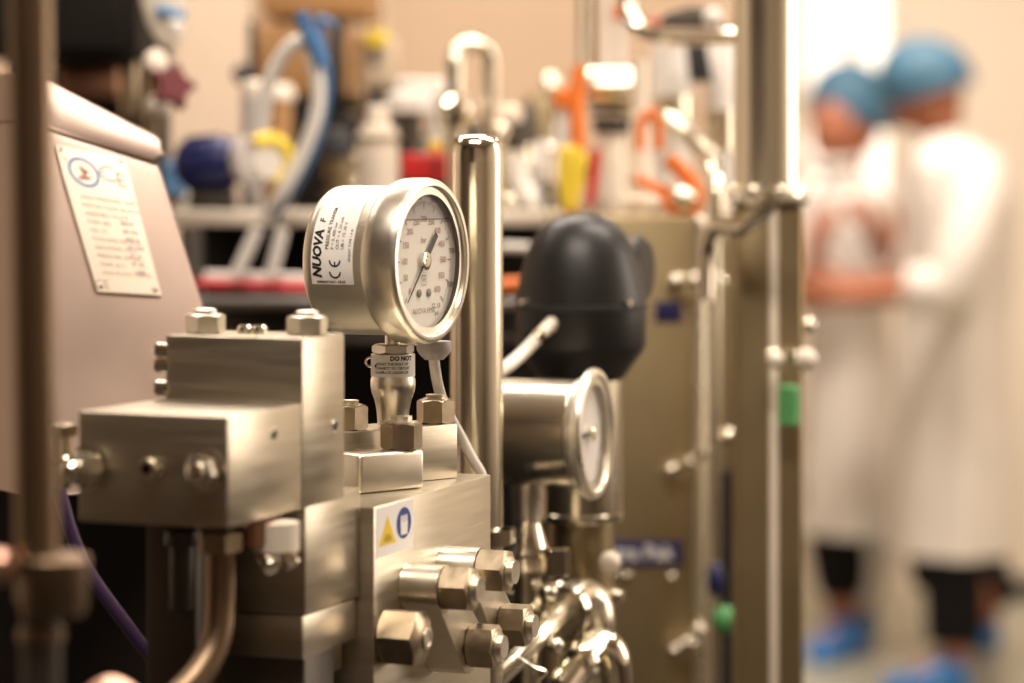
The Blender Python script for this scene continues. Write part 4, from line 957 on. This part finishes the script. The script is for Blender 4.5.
MB().cyl(P(158, 10, 2.975), P(182, 16, 2.96), 0.006).build('teal_clip', M['lightblue'], t)
MB().lathe(P(175, 38, 2.955), Z, [(0, 0.004), (0.004, 0.0075), (0.016, 0.0075), (0.021, 0.003)], 24).build('pale_bulb', M['white'], t)
hw_ = thing('star_handle', 'dark red star shaped valve handle above the console', 'valve handle', P(170, 110, 2.9))
hc = P(170, 88, 2.9); ha = (U*0.75-V*0.5+Z*0.25).normalized(); bb, cc, aa = frame(ha)
o = []
for i in range(60):
    an = 2*PI*i/60; rr = 0.0200+0.0065*math.cos(5*an); o.append(hc+(bb*math.cos(an)+cc*math.sin(an))*rr)
MB().prism(o, ha*0.012, 0.003, 3).build('star', M['darkred'], hw_)
MB().cyl(hc-ha*0.03, hc, 0.006).build('stem', M['nut'], hw_)
MB().lathe(P(153, 63, 2.93), ha, [(-0.01, 0.008), (0, 0.012), (0.01, 0.012), (0.013, 0.007)], 28).build('upper_cap', M['cream'], hw_)
MB().lathe(P(156, 106, 2.92), ha, [(-0.01, 0.008), (0, 0.0115), (0.01, 0.0115), (0.013, 0.007)], 28).build('lower_cap', M['cream'], hw_)
MB().cyl(P(153, 63, 2.93), Vector((P(150, 0, 2.95).x, 2.95, P(0, 175, 2.95).z)), 0.008).build('valve_column', M['nut'], hw_)

# things on the lower deck, below the rail
for (px0, px1, lab) in ((258, 236, 'left white tube slanting below the rail'), (283, 271, 'right white tube slanting below the rail')):
    solo_tube('white_tube', [P(px0, 228, 3.0), P((px0+px1)/2, 252, 3.0), P(px1, 276, 3.0)], 0.0075, M['white'], lab, 'tube')
tag(MB().cyl(P(196, 284, 3.02), P(312, 289, 3.02), 0.0055).build('red_pipe', M['red']), 'red pipe running low behind the console and gauge', 'pipe')
tag(MB().cyl(P(205, 276, 3.03), P(312, 279, 3.03), 0.0058).build('white_pipe', M['white']), 'white pipe just above the low red pipe', 'pipe')
tag(MB().cyl(P(196, 303, 3.05), P(312, 302, 3.05), 0.0068).build('grey_pipe', M['airgap']), 'grey pipe just under the low red pipe', 'pipe')
tag(MB().cyl(P(500, 247, 3.02), P(530, 248, 3.02), 0.0055).build('white_pipe', M['white']), 'short white pipe left of the black actuator', 'pipe')
tag(MB().cyl(P(496, 286, 3.0), P(524, 285, 3.0), 0.0085).build('orange_pipe', M['orange']), 'short orange pipe left of the black actuator', 'pipe')
tag(MB().cyl(P(496, 305, 3.02), P(530, 302, 3.02), 0.0055).build('white_pipe', M['white']), 'short white pipe beneath the short orange pipe', 'pipe')

def knob_valve(px, py, Y, r, m, label, zb=None, sc=(1, 1, 1)):
    p = P(px, py, Y); zb = SH if zb is None else zb
    t = thing('ball_valve', label, 'valve', Vector((p.x, Y, zb)))
    MB().ball(p, r, sc).build('knob', m, t)
    MB().lathe(Vector((p.x, Y, zb)), Z, [(0, r*0.7), (0.004, r*0.7), (0.005, r*0.4), (max(p.z-zb-r*0.8, 0.006), r*0.4)], 20).build('stem', M['pipe'], t)
    return t
# valve cluster on the rack and the cabinet
t = thing('white_flask', 'white rounded filter housing right of the capped pipe', 'filter', dk(520, 3.15)); d = deck_row(3.15)
k = P(505, 152, 3.15); MB().tube(smooth_path([P(507, 150, 3.15), P(517, 180, 3.15), P(533, 205, 3.14), Vector((P(540, 0, 3.14).x, 3.14, SH+0.01))], 6), 0.015, 24, ).build('arm', M['white'], t)
vl('collar', 508, 3.15, [(150, 14), (148, 15), (125, 14), (122, 10)], M['darksteel'], t); vl('top', 506, 3.15, [(122, 16), (118, 17), (108, 16), (105, 10)], M['cream'], t)
t = thing('white_flask', 'smaller pale bottle shaped valve just left of the yellow handle', 'valve', dk(545, 3.2)); d = deck_row(3.2)
vl('body', 545, 3.2, [(d, 9), (190, 12), (172, 14), (160, 15), (148, 10), (140, 8)], M['white'], t); vl('base', 549, 3.17, [(deck_row(3.17), 11), (190, 12), (182, 8)], M['rubber'], t)
knob_valve(551, 150, 3.1, 0.0075, M['polished'], 'polished ball knob on a stem left of the yellow handle')
knob_valve(502, 131, 3.10, 0.0095, M['polished'], 'polished ball knob on a stem at the top right of the capped pipe')
knob_valve(509, 202, 3.10, 0.0095, M['polished'], 'low polished ball knob on the rack right of the capped pipe')
yh = thing('yellow_handle', 'upright yellow valve handle above the black actuator', 'valve handle', dk(571, 3.05))
a = P(557, 210, 3.02); w = S(25, 3.02)
MB().prism([P(x, y, 3.02) for x, y in ((562, 211), (578, 211), (581, 180), (589, 162), (588, 155), (578, 150), (574, 145), (562, 146), (558, 156), (558, 180))], Vector((0, 0.022, 0)), 0.004, 3).build('grip', M['yellow'], yh)
MB().cyl(P(570, 211, 3.03), Vector((P(570, 0, 3.03).x, 3.03, SH)), 0.006).build('stem', M['red'], yh)
t = thing('slim_bottle', 'white slim sight bottle with an orange cap behind the yellow handle', 'valve', dk(565, 3.22))
vl('body', 564, 3.22, [(deck_row(3.22), 10), (140, 10), (112, 7), (108, 6)], M['white'], t); vl('cap', 562, 3.21, [(108, 7), (106, 9), (90, 9), (87, 6)], M['orange'], t)
solo_tube('orange_tube', [P(580, 165, 3.12), P(577, 120, 3.12), P(577, 92, 3.12), P(580, 66, 3.12)], 0.0085, M['orange'], 'orange tube standing left of the bright steel cylinder', 'tube')

cy = thing('steel_valve', 'bright squat steel cylinder valve in the middle of the cluster', 'valve', dk(612, 3.2))
dc = P(587, 90, 3.2); MB().lathe(dc, Vector((1, -0.12, 0)), [(0, S(18, 3.2)), (0.003, S(24, 3.2)), (0.008, S(25, 3.2)), (0.048, S(25, 3.2)), (0.053, S(24, 3.2)), (0.056, S(17, 3.2))], 44).build('drum', M['satin'], cy)
vl('dark_band', 612, 3.2, [(132, 19), (118, 20)], M['rubber'], cy)
vl('foot', 612, 3.2, [(218, 14), (200, 18), (185, 14), (170, 16), (150, 13), (132, 14)], M['cream'], cy)
for px in (582, 592, 607, 621):
    rod_ = solo_tube('slim_rod', [P(px, 64.5, 3.205), P(px, -50, 3.205)], S(4.2 if px != 592 else 2.6, 3.28), M['white'] if px in (607, 621) else M['pipe'] if px == 582 else M['rubber'], {582: 'steel rod farthest left above the bright steel cylinder', 592: 'thin black rod above the bright steel cylinder', 607: 'left white rod above the bright steel cylinder', 621: 'right white rod with an orange collar near the overhead pipe'}[px], 'rod', smooth=False)
    if px == 621: MB().lathe(P(px, 12, 3.205), Z, [(-0.009, 0.005), (-0.008, 0.009), (0.008, 0.009), (0.009, 0.005)], 24).build('collar', M['orange'], rod_)
t = thing('valve_manifold', 'pale stepped valve body with an orange lever on the cabinet', 'valve', P(640, 215, 3.05))
vl('body', 640, 3.05, [(215, 16), (200, 18), (196, 12), (180, 12), (176, 15), (160, 12), (120, 9), (60, 8)], M['cream'], t)
MB().tube(smooth_path([P(640, 150, 3.0), P(641, 125, 3.0), P(652, 112, 3.0), P(658, 125, 3.0), P(659, 150, 3.0)], 6), 0.0055, 14).build('lever', M['orange'], t)
solo_tube('orange_lever', [P(668, 158, 2.98), P(680, 170, 2.98), P(694, 186, 2.98)], 0.0085, M['orange'], 'orange and yellow lever slanting down above the cabinet', 'lever', smooth=False)
solo_tube('orange_ring', [P(668, 186, 2.96), P(664, 200, 2.96), P(676, 212, 2.96), P(692, 212, 2.96), P(700, 196, 2.96), P(692, 184, 2.96)], 0.006, M['orange'], 'orange ring around the bright knob above the cabinet', 'ring')
tag(MB().ball(P(684, 198, 2.95), 0.0135, (1, 0.8, 0.9)).build('bright_knob', M['polished']), 'bright polished knob within the orange ring', 'knob')
solo_tube('red_tube', [P(597, 150, 3.1), P(594, 175, 3.1), P(590, 205, 3.1)], 0.0055, M['red'], 'short dark red tube between the yellow handle and steel valve', 'tube')
solo_tube('orange_tube', [P(636, 178, 3.0), P(652, 188, 3.0), P(664, 192, 3.0)], 0.006, M['orange'], 'short orange tube at the foot of the pale stepped valve', 'tube')
knob_valve(655, 203, 2.96, 0.008, M['cream'], 'cream ball knob on the cabinet top behind the actuator', P(0, 214.8, 2.92).z)
t = thing('white_canister', 'tall white canister behind the overhead pipe', 'canister', P(672, 215, 3.3)); vl('body', 672, 3.3, [(212, 20), (95, 20), (42, 20), (36, 14)], M['white'], t); vl('band', 672, 3.3, [(120, 21), (96, 21)], M['pipe'], t)
t = thing('white_canister', 'white canister touching the round column at the top', 'canister', P(723, 215, 3.3)); vl('body', 722, 3.3, [(212, 16), (90, 16), (42, 16), (36, 12)], M['white'], t); vl('band', 722, 3.3, [(150, 17), (110, 17)], M['pipe'], t)
t = MB().prism([P(x, y, 3.24) for x, y in ((686, 42), (707, 42), (713, 82), (690, 82))], Vector((0, 0.02, 0)), 0.002)
tag(t.build('dark_bracket', M['rubber']), 'dark bracket between the two white canisters', 'bracket')
t = MB().prism([P(x, y, 3.05) for x, y in ((652, 27), (668, 12), (690, 6), (712, 9), (720, 27))], Vector((0, 0.05, 0)), 0.004)
gcv = tag(t.build('hump_cover', M['darksteel']), 'dark grey hump shaped cover with pale knob above the overhead pipe', 'cover')
MB().ball(P(713, 18, 3.04), 0.011).build('knob', M['white'], gcv)
MB().ball(P(654, 23, 3.04), 0.006).build('button', M['red'], gcv)

# ------------------------------------------------------------------ people
def skin_mesh(name, nodes, edges, m, parent, sub=2):
    """one continuous surface grown round a skeleton: nodes {key: (point, radius x, radius y)}, first node is the root"""
    keys = list(nodes); me = bpy.data.meshes.new(name+'_skeleton')
    me.from_pydata([tuple(nodes[k][0]) for k in keys], [(keys.index(a), keys.index(b)) for a, b in edges], [])
    ob = bpy.data.objects.new(name+'_skeleton', me); COL.objects.link(ob)
    md = ob.modifiers.new('skin', 'SKIN'); md.use_smooth_shade = True
    sd = ob.modifiers.new('sub', 'SUBSURF'); sd.levels = sub; sd.render_levels = sub
    for i, k in enumerate(keys):
        sv_ = me.skin_vertices[0].data[i]; sv_.radius = (nodes[k][1], nodes[k][2] if len(nodes[k]) > 2 else nodes[k][1]); sv_.use_root = (i == 0)
    dg = bpy.context.evaluated_depsgraph_get(); dg.update()
    res = bpy.data.meshes.new_from_object(ob.evaluated_get(dg))
    bpy.data.objects.remove(ob); bpy.data.meshes.remove(me)
    res.name = name
    return link_mesh(name, res, m, parent, 180)
def add_hand(nodes, edges, wrist_key, side, w, d, palm_n, thumb_dir, curl=0.5, s=1.0):
    """palm and five fingers growing from the wrist along d; palm_n faces the palm"""
    d = d.normalized(); pn = palm_n.normalized(); ac_ = d.cross(pn).normalized()
    if ac_.dot(thumb_dir) < 0: ac_ = -ac_
    pm = w+d*0.045*s; nodes[side+'palm'] = (pm, 0.021*s, 0.032*s); edges.append((wrist_key, side+'palm'))
    for i, (off, L) in enumerate(((0.028, 0.072), (0.010, 0.082), (-0.009, 0.076), (-0.027, 0.060))):
        b = w+d*0.088*s+ac_*off*s; k1 = b+(d*(1-curl*0.3)+pn*curl*0.5).normalized()*L*0.45*s
        k2 = k1+(d*(1-curl)+pn*curl*1.1).normalized()*L*0.33*s; k3 = k2+(d*(0.8-curl)+pn*curl*1.6).normalized()*L*0.25*s
        prev = side+'palm'
        for j, p in enumerate((b, k1, k2, k3)):
            key = '%sf%d%d' % (side, i, j); nodes[key] = (p, (0.0105, 0.0095, 0.0085, 0.0072)[j]*s); edges.append((prev, key)); prev = key
    b = w+d*0.030*s+ac_*0.034*s; k1 = b+(d*0.7+ac_*0.7+pn*0.3).normalized()*0.036*s; k2 = k1+(d*0.95+ac_*0.15+pn*0.4).normalized()*0.03*s
    prev = side+'palm'
    for j, p in enumerate((b, k1, k2)):
        key = '%st%d' % (side, j); nodes[key] = (p, (0.013, 0.011, 0.0085)[j]*s); edges.append((prev, key)); prev = key
def head_mesh(name, c, fwd, up, m, parent, s=1.0):
    """a head with brow, nose, lips, chin and ears; c = centre between the ears"""
    fwd = fwd.normalized(); rt = fwd.cross(up).normalized(); up = rt.cross(fwd).normalized()
    mb = MB(); nu, nv = 48, 36; rings = []
    def shape(th, ph):
        z = math.cos(th); h = math.sin(th); f = h*math.cos(ph); r = h*math.sin(ph)
        y = f*0.098; x = r*0.075; zz = z*0.118
        if z < 0: x *= 1+0.30*z*abs(z)*0.9; y = y*(1+0.12*z) if f > 0 else y*(1+0.40*z)
        if f > 0:
            g = lambda cx, cz, sx, sz: math.exp(-((x-cx)/sx)**2-((zz-cz)/sz)**2)
            y += 0.024*g(0, -0.028, 0.011, 0.018)*(1 if zz < 0.01 else 1)+0.010*g(0, -0.005, 0.008, 0.025)
            y += 0.006*g(0, 0.028, 0.05, 0.012)-0.010*(g(0.030, 0.004, 0.014, 0.010)+g(-0.030, 0.004, 0.014, 0.010))
            y += 0.007*g(0, -0.062, 0.022, 0.006)+0.006*g(0, -0.074, 0.018, 0.006)-0.003*g(0, -0.067, 0.02, 0.0025)+0.010*g(0, -0.098, 0.02, 0.014)
            y += 0.004*(g(0.035, -0.02, 0.02, 0.02)+g(-0.035, -0.02, 0.02, 0.02))
        return c+(fwd*y+rt*x+up*zz)*s
    for j in range(nv+1):
        th = max(PI*j/nv, 0.004) if j < nv else PI-0.004
        rings.append([shape(th, 2*PI*i/nu) for i in range(nu)])
    mb.loops(rings)
    for sg in (-1, 1):
        R = Matrix((rt, fwd, up)).transposed()
        mb.ball(c+(rt*sg*0.076-fwd*0.008-up*0.008)*s, 0.030*s, (0.28, 0.62, 1.0), 14, 10, R)
    ob = mb.build(name, m, parent, 180)
    R = Matrix((rt, fwd, up)).transposed()
    for sg in (-1, 1): MB().ball(c+(rt*sg*0.030+fwd*0.082+up*0.004)*s, 0.011*s, (1, 0.6, 0.6), 14, 8, R).build('eye', M['eye'], ob)
    return ob, rt, fwd, up
def loft(rings_def, m, name, parent, n=40, wob=0.0, ph=0.0, cap0=True, cap1=True):
    """rings_def: list of (centre, half width vector, half depth vector)"""
    mb = MB(); rings = []
    for j, (c, a, b) in enumerate(rings_def):
        f = wob*(j/(len(rings_def)-1))
        rings.append([c+(a*math.cos(2*PI*i/n)+b*math.sin(2*PI*i/n))*(1+f*math.sin(7*2*PI*i/n+ph)+0.5*f*math.sin(11*2*PI*i/n)) for i in range(n)])
    mb.loops(rings, cap0, cap1); return mb.build(name, m, parent, 60)
XA, YA = Vector((1, 0, 0)), Vector((0, 1, 0))
def interp_rings(defs, k=4):
    """smooth a coarse list of (px, py, Y, half width px, half depth m)"""
    v = [Vector(d[:3]) for d in defs]; out = []
    n = len(defs)
    for i in range(n-1):
        for j in range(k):
            t_ = j/k; t_ = t_*t_*(3-2*t_)*0.5+t_*0.5
            out.append([defs[i][q]*(1-t_)+defs[i+1][q]*t_ for q in range(5)])
    out.append(list(defs[-1]))
    return [(P(a, b, y), XA*S(w, y), YA*h) for a, b, y, w, h in out]

# --- the man, seen from his left side, bending his head over what he holds
ym = 7.70
man = thing('person', 'person in white coat at right, head bowed in a blue hair net, forearm reaching out', 'person', Vector((P(945, 0, ym).x, ym, 0)))
N = {}; E = []
N['pelvis'] = (P(948, 420, ym), 0.15, 0.12); N['spine'] = (P(952, 330, ym), 0.14, 0.11); N['chest'] = (P(956, 230, ym), 0.16, 0.12)
N['neck0'] = (P(948, 155, ym), 0.070); N['neck1'] = (P(940, 125, ym), 0.058); N['skull'] = (P(930, 100, ym), 0.062)
E += [('pelvis', 'spine'), ('spine', 'chest'), ('chest', 'neck0'), ('neck0', 'neck1'), ('neck1', 'skull')]
N['lsh'] = (P(972, 176, ym-0.19), 0.062); N['lel'] = (P(948, 292, ym-0.26), 0.043); N['lfa'] = (P(905, 290, ym-0.24), 0.040); N['lwr'] = (P(848, 297, ym-0.18), 0.028)
N['rsh'] = (P(948, 178, ym+0.19), 0.062); N['rel'] = (P(925, 280, ym+0.24), 0.043); N['rwr'] = (P(852, 285, ym+0.10), 0.028)
E += [('chest', 'lsh'), ('lsh', 'lel'), ('lel', 'lfa'), ('lfa', 'lwr'), ('chest', 'rsh'), ('rsh', 'rel'), ('rel', 'rwr')]
add_hand(N, E, 'lwr', 'l', N['lwr'][0], Vector((-1, 0.12, -0.04)), Vector((0, 0.9, 0.3)), Vector((0, 0, 1)), 0.45)
add_hand(N, E, 'rwr', 'r', N['rwr'][0], Vector((-1, -0.10, -0.08)), Vector((0, -0.9, 0.3)), Vector((0, 0, 1)), 0.5)
fl = lambda px, Y, h=0.0: Vector((P(px, 0, Y).x, Y, h))
N['lhip'] = (P(944, 455, ym-0.10), 0.10); N['lkn'] = (P(950, 570, ym-0.13), 0.066); N['lan'] = (fl(955, ym-0.15, 0.085), 0.045); N['lto'] = (fl(905, ym-0.16, 0.045), 0.036)
N['rhip'] = (P(955, 455, ym+0.10), 0.10); N['rkn'] = (P(952, 555, ym+0.35), 0.066); N['ran'] = (fl(990, ym+0.62, 0.09), 0.045); N['rto'] = (fl(965, ym+0.60, 0.045), 0.036)
E += [('pelvis', 'lhip'), ('lhip', 'lkn'), ('lkn', 'lan'), ('lan', 'lto'), ('pelvis', 'rhip'), ('rhip', 'rkn'), ('rkn', 'ran'), ('ran', 'rto')]
skin_mesh('body', N, E, M['skin'], man)
hf = Vector((-0.80, 0.28, -0.50)); hu = Vector((-0.45, 0.1, 0.88))
hc_ = P(928, 94, ym)
hd_, rt, fw, up = head_mesh('head', hc_, hf, hu, M['skin'], man, 1.08)
R = Matrix((rt, fw, up)).transposed()
def hair_net(c, rt, fw, up, s, parent, tilt=0.0):
    fw, up = fw*math.cos(tilt)+up*math.sin(tilt), up*math.cos(tilt)-fw*math.sin(tilt)
    mb = MB(); rings = []; nu, nv = 48, 14
    for j in range(nv+1):
        th = 0.004+(PI*0.60)*j/nv
        rings.append([c+(rt*math.sin(th)*math.sin(2*PI*i/nu)*0.098+fw*(math.sin(th)*math.cos(2*PI*i/nu)*0.118-0.012-0.02*(j/nv))+up*(math.cos(th)*0.112+0.040))*s*(1)+(rt*math.sin(2*PI*i/nu)+fw*math.cos(2*PI*i/nu))*0.004*math.sin(16*2*PI*i/nu)*(j/nv) for i in range(nu)])
    mb.loops(rings, True, False)
    o = mb.build('hair_net', M['cap'], parent, 180)
    b = MB(); k = rings[-1]; pts = k+[k[0]]; b.tube(pts, 0.006, 8); b.build('elastic_band', M['cap'], o); return o
hair_net(hc_-Vector((0.026, 0, 0.012)), rt, fw, up, 1.10, man, 0.25)
cr_ = interp_rings([(944, 138, ym, 24, 0.075), (948, 150, ym, 38, 0.13), (956, 168, ym, 50, 0.215), (960, 200, ym, 56, 0.235), (960, 250, ym, 56, 0.225), (956, 320, ym, 53, 0.205), (953, 400, ym, 58, 0.225), (952, 480, ym, 61, 0.245), (949, 548, ym, 60, 0.255)])
ct = loft(cr_, M['coat'], 'coat', man, 56, 0.045)
MB().tube(smooth_path([P(974, 168, ym-0.16), P(976, 200, ym-0.22), P(964, 250, ym-0.27), P(948, 287, ym-0.28), P(925, 288, ym-0.265), P(908, 287, ym-0.25)], 6), 0.07, 28, rr=[0.088-0.030*min(1, i/30.0) for i in range(31)]).build('sleeve', M['coat'], ct)
MB().tube(smooth_path([P(950, 170, ym+0.16), P(946, 210, ym+0.22), P(930, 262, ym+0.25), P(918, 278, ym+0.24), P(895, 282, ym+0.18)], 6), 0.07, 28, rr=[0.085-0.028*min(1, i/24.0) for i in range(25)]).build('sleeve', M['coat'], ct)
MB().torus(P(941, 140, ym), Vector((-0.2, 0, 1)), 0.076, 0.016).build('collar', M['coat'], ct)
tr_ = MB().tube(smooth_path([P(946, 500, ym-0.09), P(942, 535, ym-0.11), P(945, 575, ym-0.13), fl(953, ym-0.145, 0.34), fl(955, ym-0.15, 0.15)], 6), 0.1, 28, rr=[0.105-0.027*(i/24) for i in range(25)])
tr_.build('trouser_leg', M['trousers'], man)
MB().tube(smooth_path([P(955, 500, ym+0.07), P(951, 530, ym+0.22), P(956, 560, ym+0.38), fl(975, ym+0.54, 0.32), fl(988, ym+0.61, 0.15)], 6), 0.1, 28, rr=[0.105-0.027*(i/24) for i in range(25)]).build('trouser_leg', M['trousers'], man)
def overshoe(a, b, parent):
    d = (b-a); L = d.length; d.normalize(); sd = d.cross(Z).normalized(); mb = MB(); rings = []
    for t_, w, h in ((-0.30, 0.012, 0.05), (-0.22, 0.044, 0.085), (0.0, 0.055, 0.13), (0.25, 0.055, 0.125), (0.55, 0.056, 0.095), (0.9, 0.060, 0.075), (1.15, 0.056, 0.065), (1.38, 0.040, 0.05), (1.48, 0.012, 0.03)):
        c = a+d*L*t_; rings.append([Vector((c.x, c.y, 0))+sd*w*math.cos(2*PI*i/20)*(1+0.06*math.sin(5*i))+Z*(h*0.5+h*0.5*math.sin(2*PI*i/20)) for i in range(20)])
    mb.loops(rings); mb.build('overshoe', M['shoecover'], parent, 180)
overshoe(N['lan'][0], N['lto'][0], man); overshoe(N['ran'][0], N['rto'][0]+Vector((0.03, 0, 0)), man)

# --- the woman, facing him
yw = 8.25
wo = thing('person', 'person in white coat beside the column, face framed by a pale blue hair net', 'person', Vector((P(845, 0, yw).x, yw, 0)))
N = {}; E = []
N['pelvis'] = (P(848, 410, yw), 0.14, 0.11); N['spine'] = (P(848, 330, yw), 0.12, 0.10); N['chest'] = (P(849, 245, yw), 0.14, 0.11)
N['neck0'] = (P(848, 185, yw), 0.058); N['neck1'] = (P(847, 163, yw), 0.050); N['skull'] = (P(847, 135, yw+0.02), 0.058)
E += [('pelvis', 'spine'), ('spine', 'chest'), ('chest', 'neck0'), ('neck0', 'neck1'), ('neck1', 'skull')]
N['lsh'] = (P(893, 200, yw-0.02), 0.052); N['lel'] = (P(900, 285, yw-0.02), 0.038); N['lwr'] = (P(884, 252, yw-0.27), 0.028)
N['rsh'] = (P(806, 200, yw+0.02), 0.052); N['rel'] = (P(796, 290, yw-0.02), 0.038); N['rwr'] = (P(813, 268, yw-0.27), 0.028)
E += [('chest', 'lsh'), ('lsh', 'lel'), ('lel', 'lwr'), ('chest', 'rsh'), ('rsh', 'rel'), ('rel', 'rwr')]
add_hand(N, E, 'lwr', 'l', N['lwr'][0], Vector((-0.4, -0.3, 0.85)), Vector((-0.7, 0.4, -0.1)), Vector((0, 1, 0.2)), 0.6, 1.2)
add_hand(N, E, 'rwr', 'r', N['rwr'][0], Vector((0.1, -0.3, 0.95)), Vector((0.8, 0.3, 0)), Vector((0, 1, 0.2)), 0.6, 1.2)
N['lhip'] = (P(866, 450, yw), 0.095); N['lkn'] = (P(864, 555, yw-0.02), 0.060); N['lan'] = (fl(862, yw+0.10, 0.085), 0.042); N['lto'] = (fl(848, yw-0.02, 0.042), 0.034)
N['rhip'] = (P(832, 450, yw), 0.095); N['rkn'] = (P(838, 555, yw-0.06), 0.060); N['ran'] = (fl(842, yw-0.02, 0.085), 0.042); N['rto'] = (fl(824, yw-0.15, 0.042), 0.034)
E += [('pelvis', 'lhip'), ('lhip', 'lkn'), ('lkn', 'lan'), ('lan', 'lto'), ('pelvis', 'rhip'), ('rhip', 'rkn'), ('rkn', 'ran'), ('ran', 'rto')]
skin_mesh('body', N, E, M['skin'], wo)
hc_ = P(843, 128, yw)
hd_, rt, fw, up = head_mesh('head', hc_, Vector((-0.55, -0.80, -0.22)), Vector((-0.05, -0.2, 0.97)), M['skin'], wo, 1.24)
hair_net(hc_+up*0.012, rt, fw, up, 1.27, wo, 0.34)
# white beard-net style mouth cover
mb = MB(); rings = []
for j in range(9):
    z_ = -0.104+0.044*j/8
    rr_ = 0.134+0.012*math.sin(PI*j/8)
    rings.append([hc_+rt*math.sin(a_)*rr_*0.93*(1-0.20*(1-j/8))+fw*(math.cos(a_)*rr_+0.018*math.cos(a_))+up*z_ for a_ in [(-0.95+1.9*i/20) for i in range(21)]])
mb.loops(rings, False, False, closed=False); mo = mb.build('face_mask', M['coat'], wo, 180)
sd_ = mo.modifiers.new('thickness', 'SOLIDIFY'); sd_.thickness = 0.003
cr_ = interp_rings([(847, 176, yw, 18, 0.060), (847, 184, yw, 28, 0.10), (848, 197, yw, 42, 0.145), (849, 225, yw, 44, 0.165), (849, 280, yw, 42, 0.150), (848, 330, yw, 42, 0.145), (849, 400, yw, 46, 0.17), (850, 470, yw, 49, 0.19), (850, 530, yw, 51, 0.20)])
ct = loft(cr_, M['coat'], 'coat', wo, 56, 0.045, 1.0)
for sfx, pts in (('l', [P(888, 196, yw), P(900, 225, yw), P(904, 268, yw-0.02), P(899, 285, yw-0.06), P(887, 266, yw-0.15)]), ('r', [P(810, 196, yw), P(798, 228, yw), P(793, 272, yw-0.02), P(798, 290, yw-0.06), P(808, 276, yw-0.15)])):
    MB().tube(smooth_path(pts, 6), 0.06, 28, rr=[0.066-0.020*min(1, i/24.0) for i in range(25)]).build('sleeve', M['coat'], ct)
MB().torus(P(847, 178, yw), Z, 0.060, 0.013).build('collar', M['coat'], ct)
for k_, pts in (('l', [P(862, 490, yw), P(863, 530, yw-0.02), P(863, 575, yw+0.03), fl(862, yw+0.09, 0.16)]), ('r', [P(838, 490, yw), P(839, 530, yw-0.05), P(840, 570, yw-0.05), P(841, 592, yw-0.04)])):
    MB().tube(smooth_path(pts, 6), 0.1, 28, rr=[0.112-0.047*(i/18) for i in range(19)]).build('trouser_leg', M['trousers'] if k_ == 'r' else M['coat'], wo)
overshoe(N['ran'][0], N['rto'][0], wo); overshoe(N['lan'][0], N['lto'][0], wo)
# what they look at together
pn_ = thing('pen', 'small dark pen held up in the hands between the two people', 'pen', P(869, 245, yw-0.30))
MB().cyl(P(868, 248, yw-0.30), P(872, 214, yw-0.30), 0.006).build('barrel', M['darkred'], pn_)
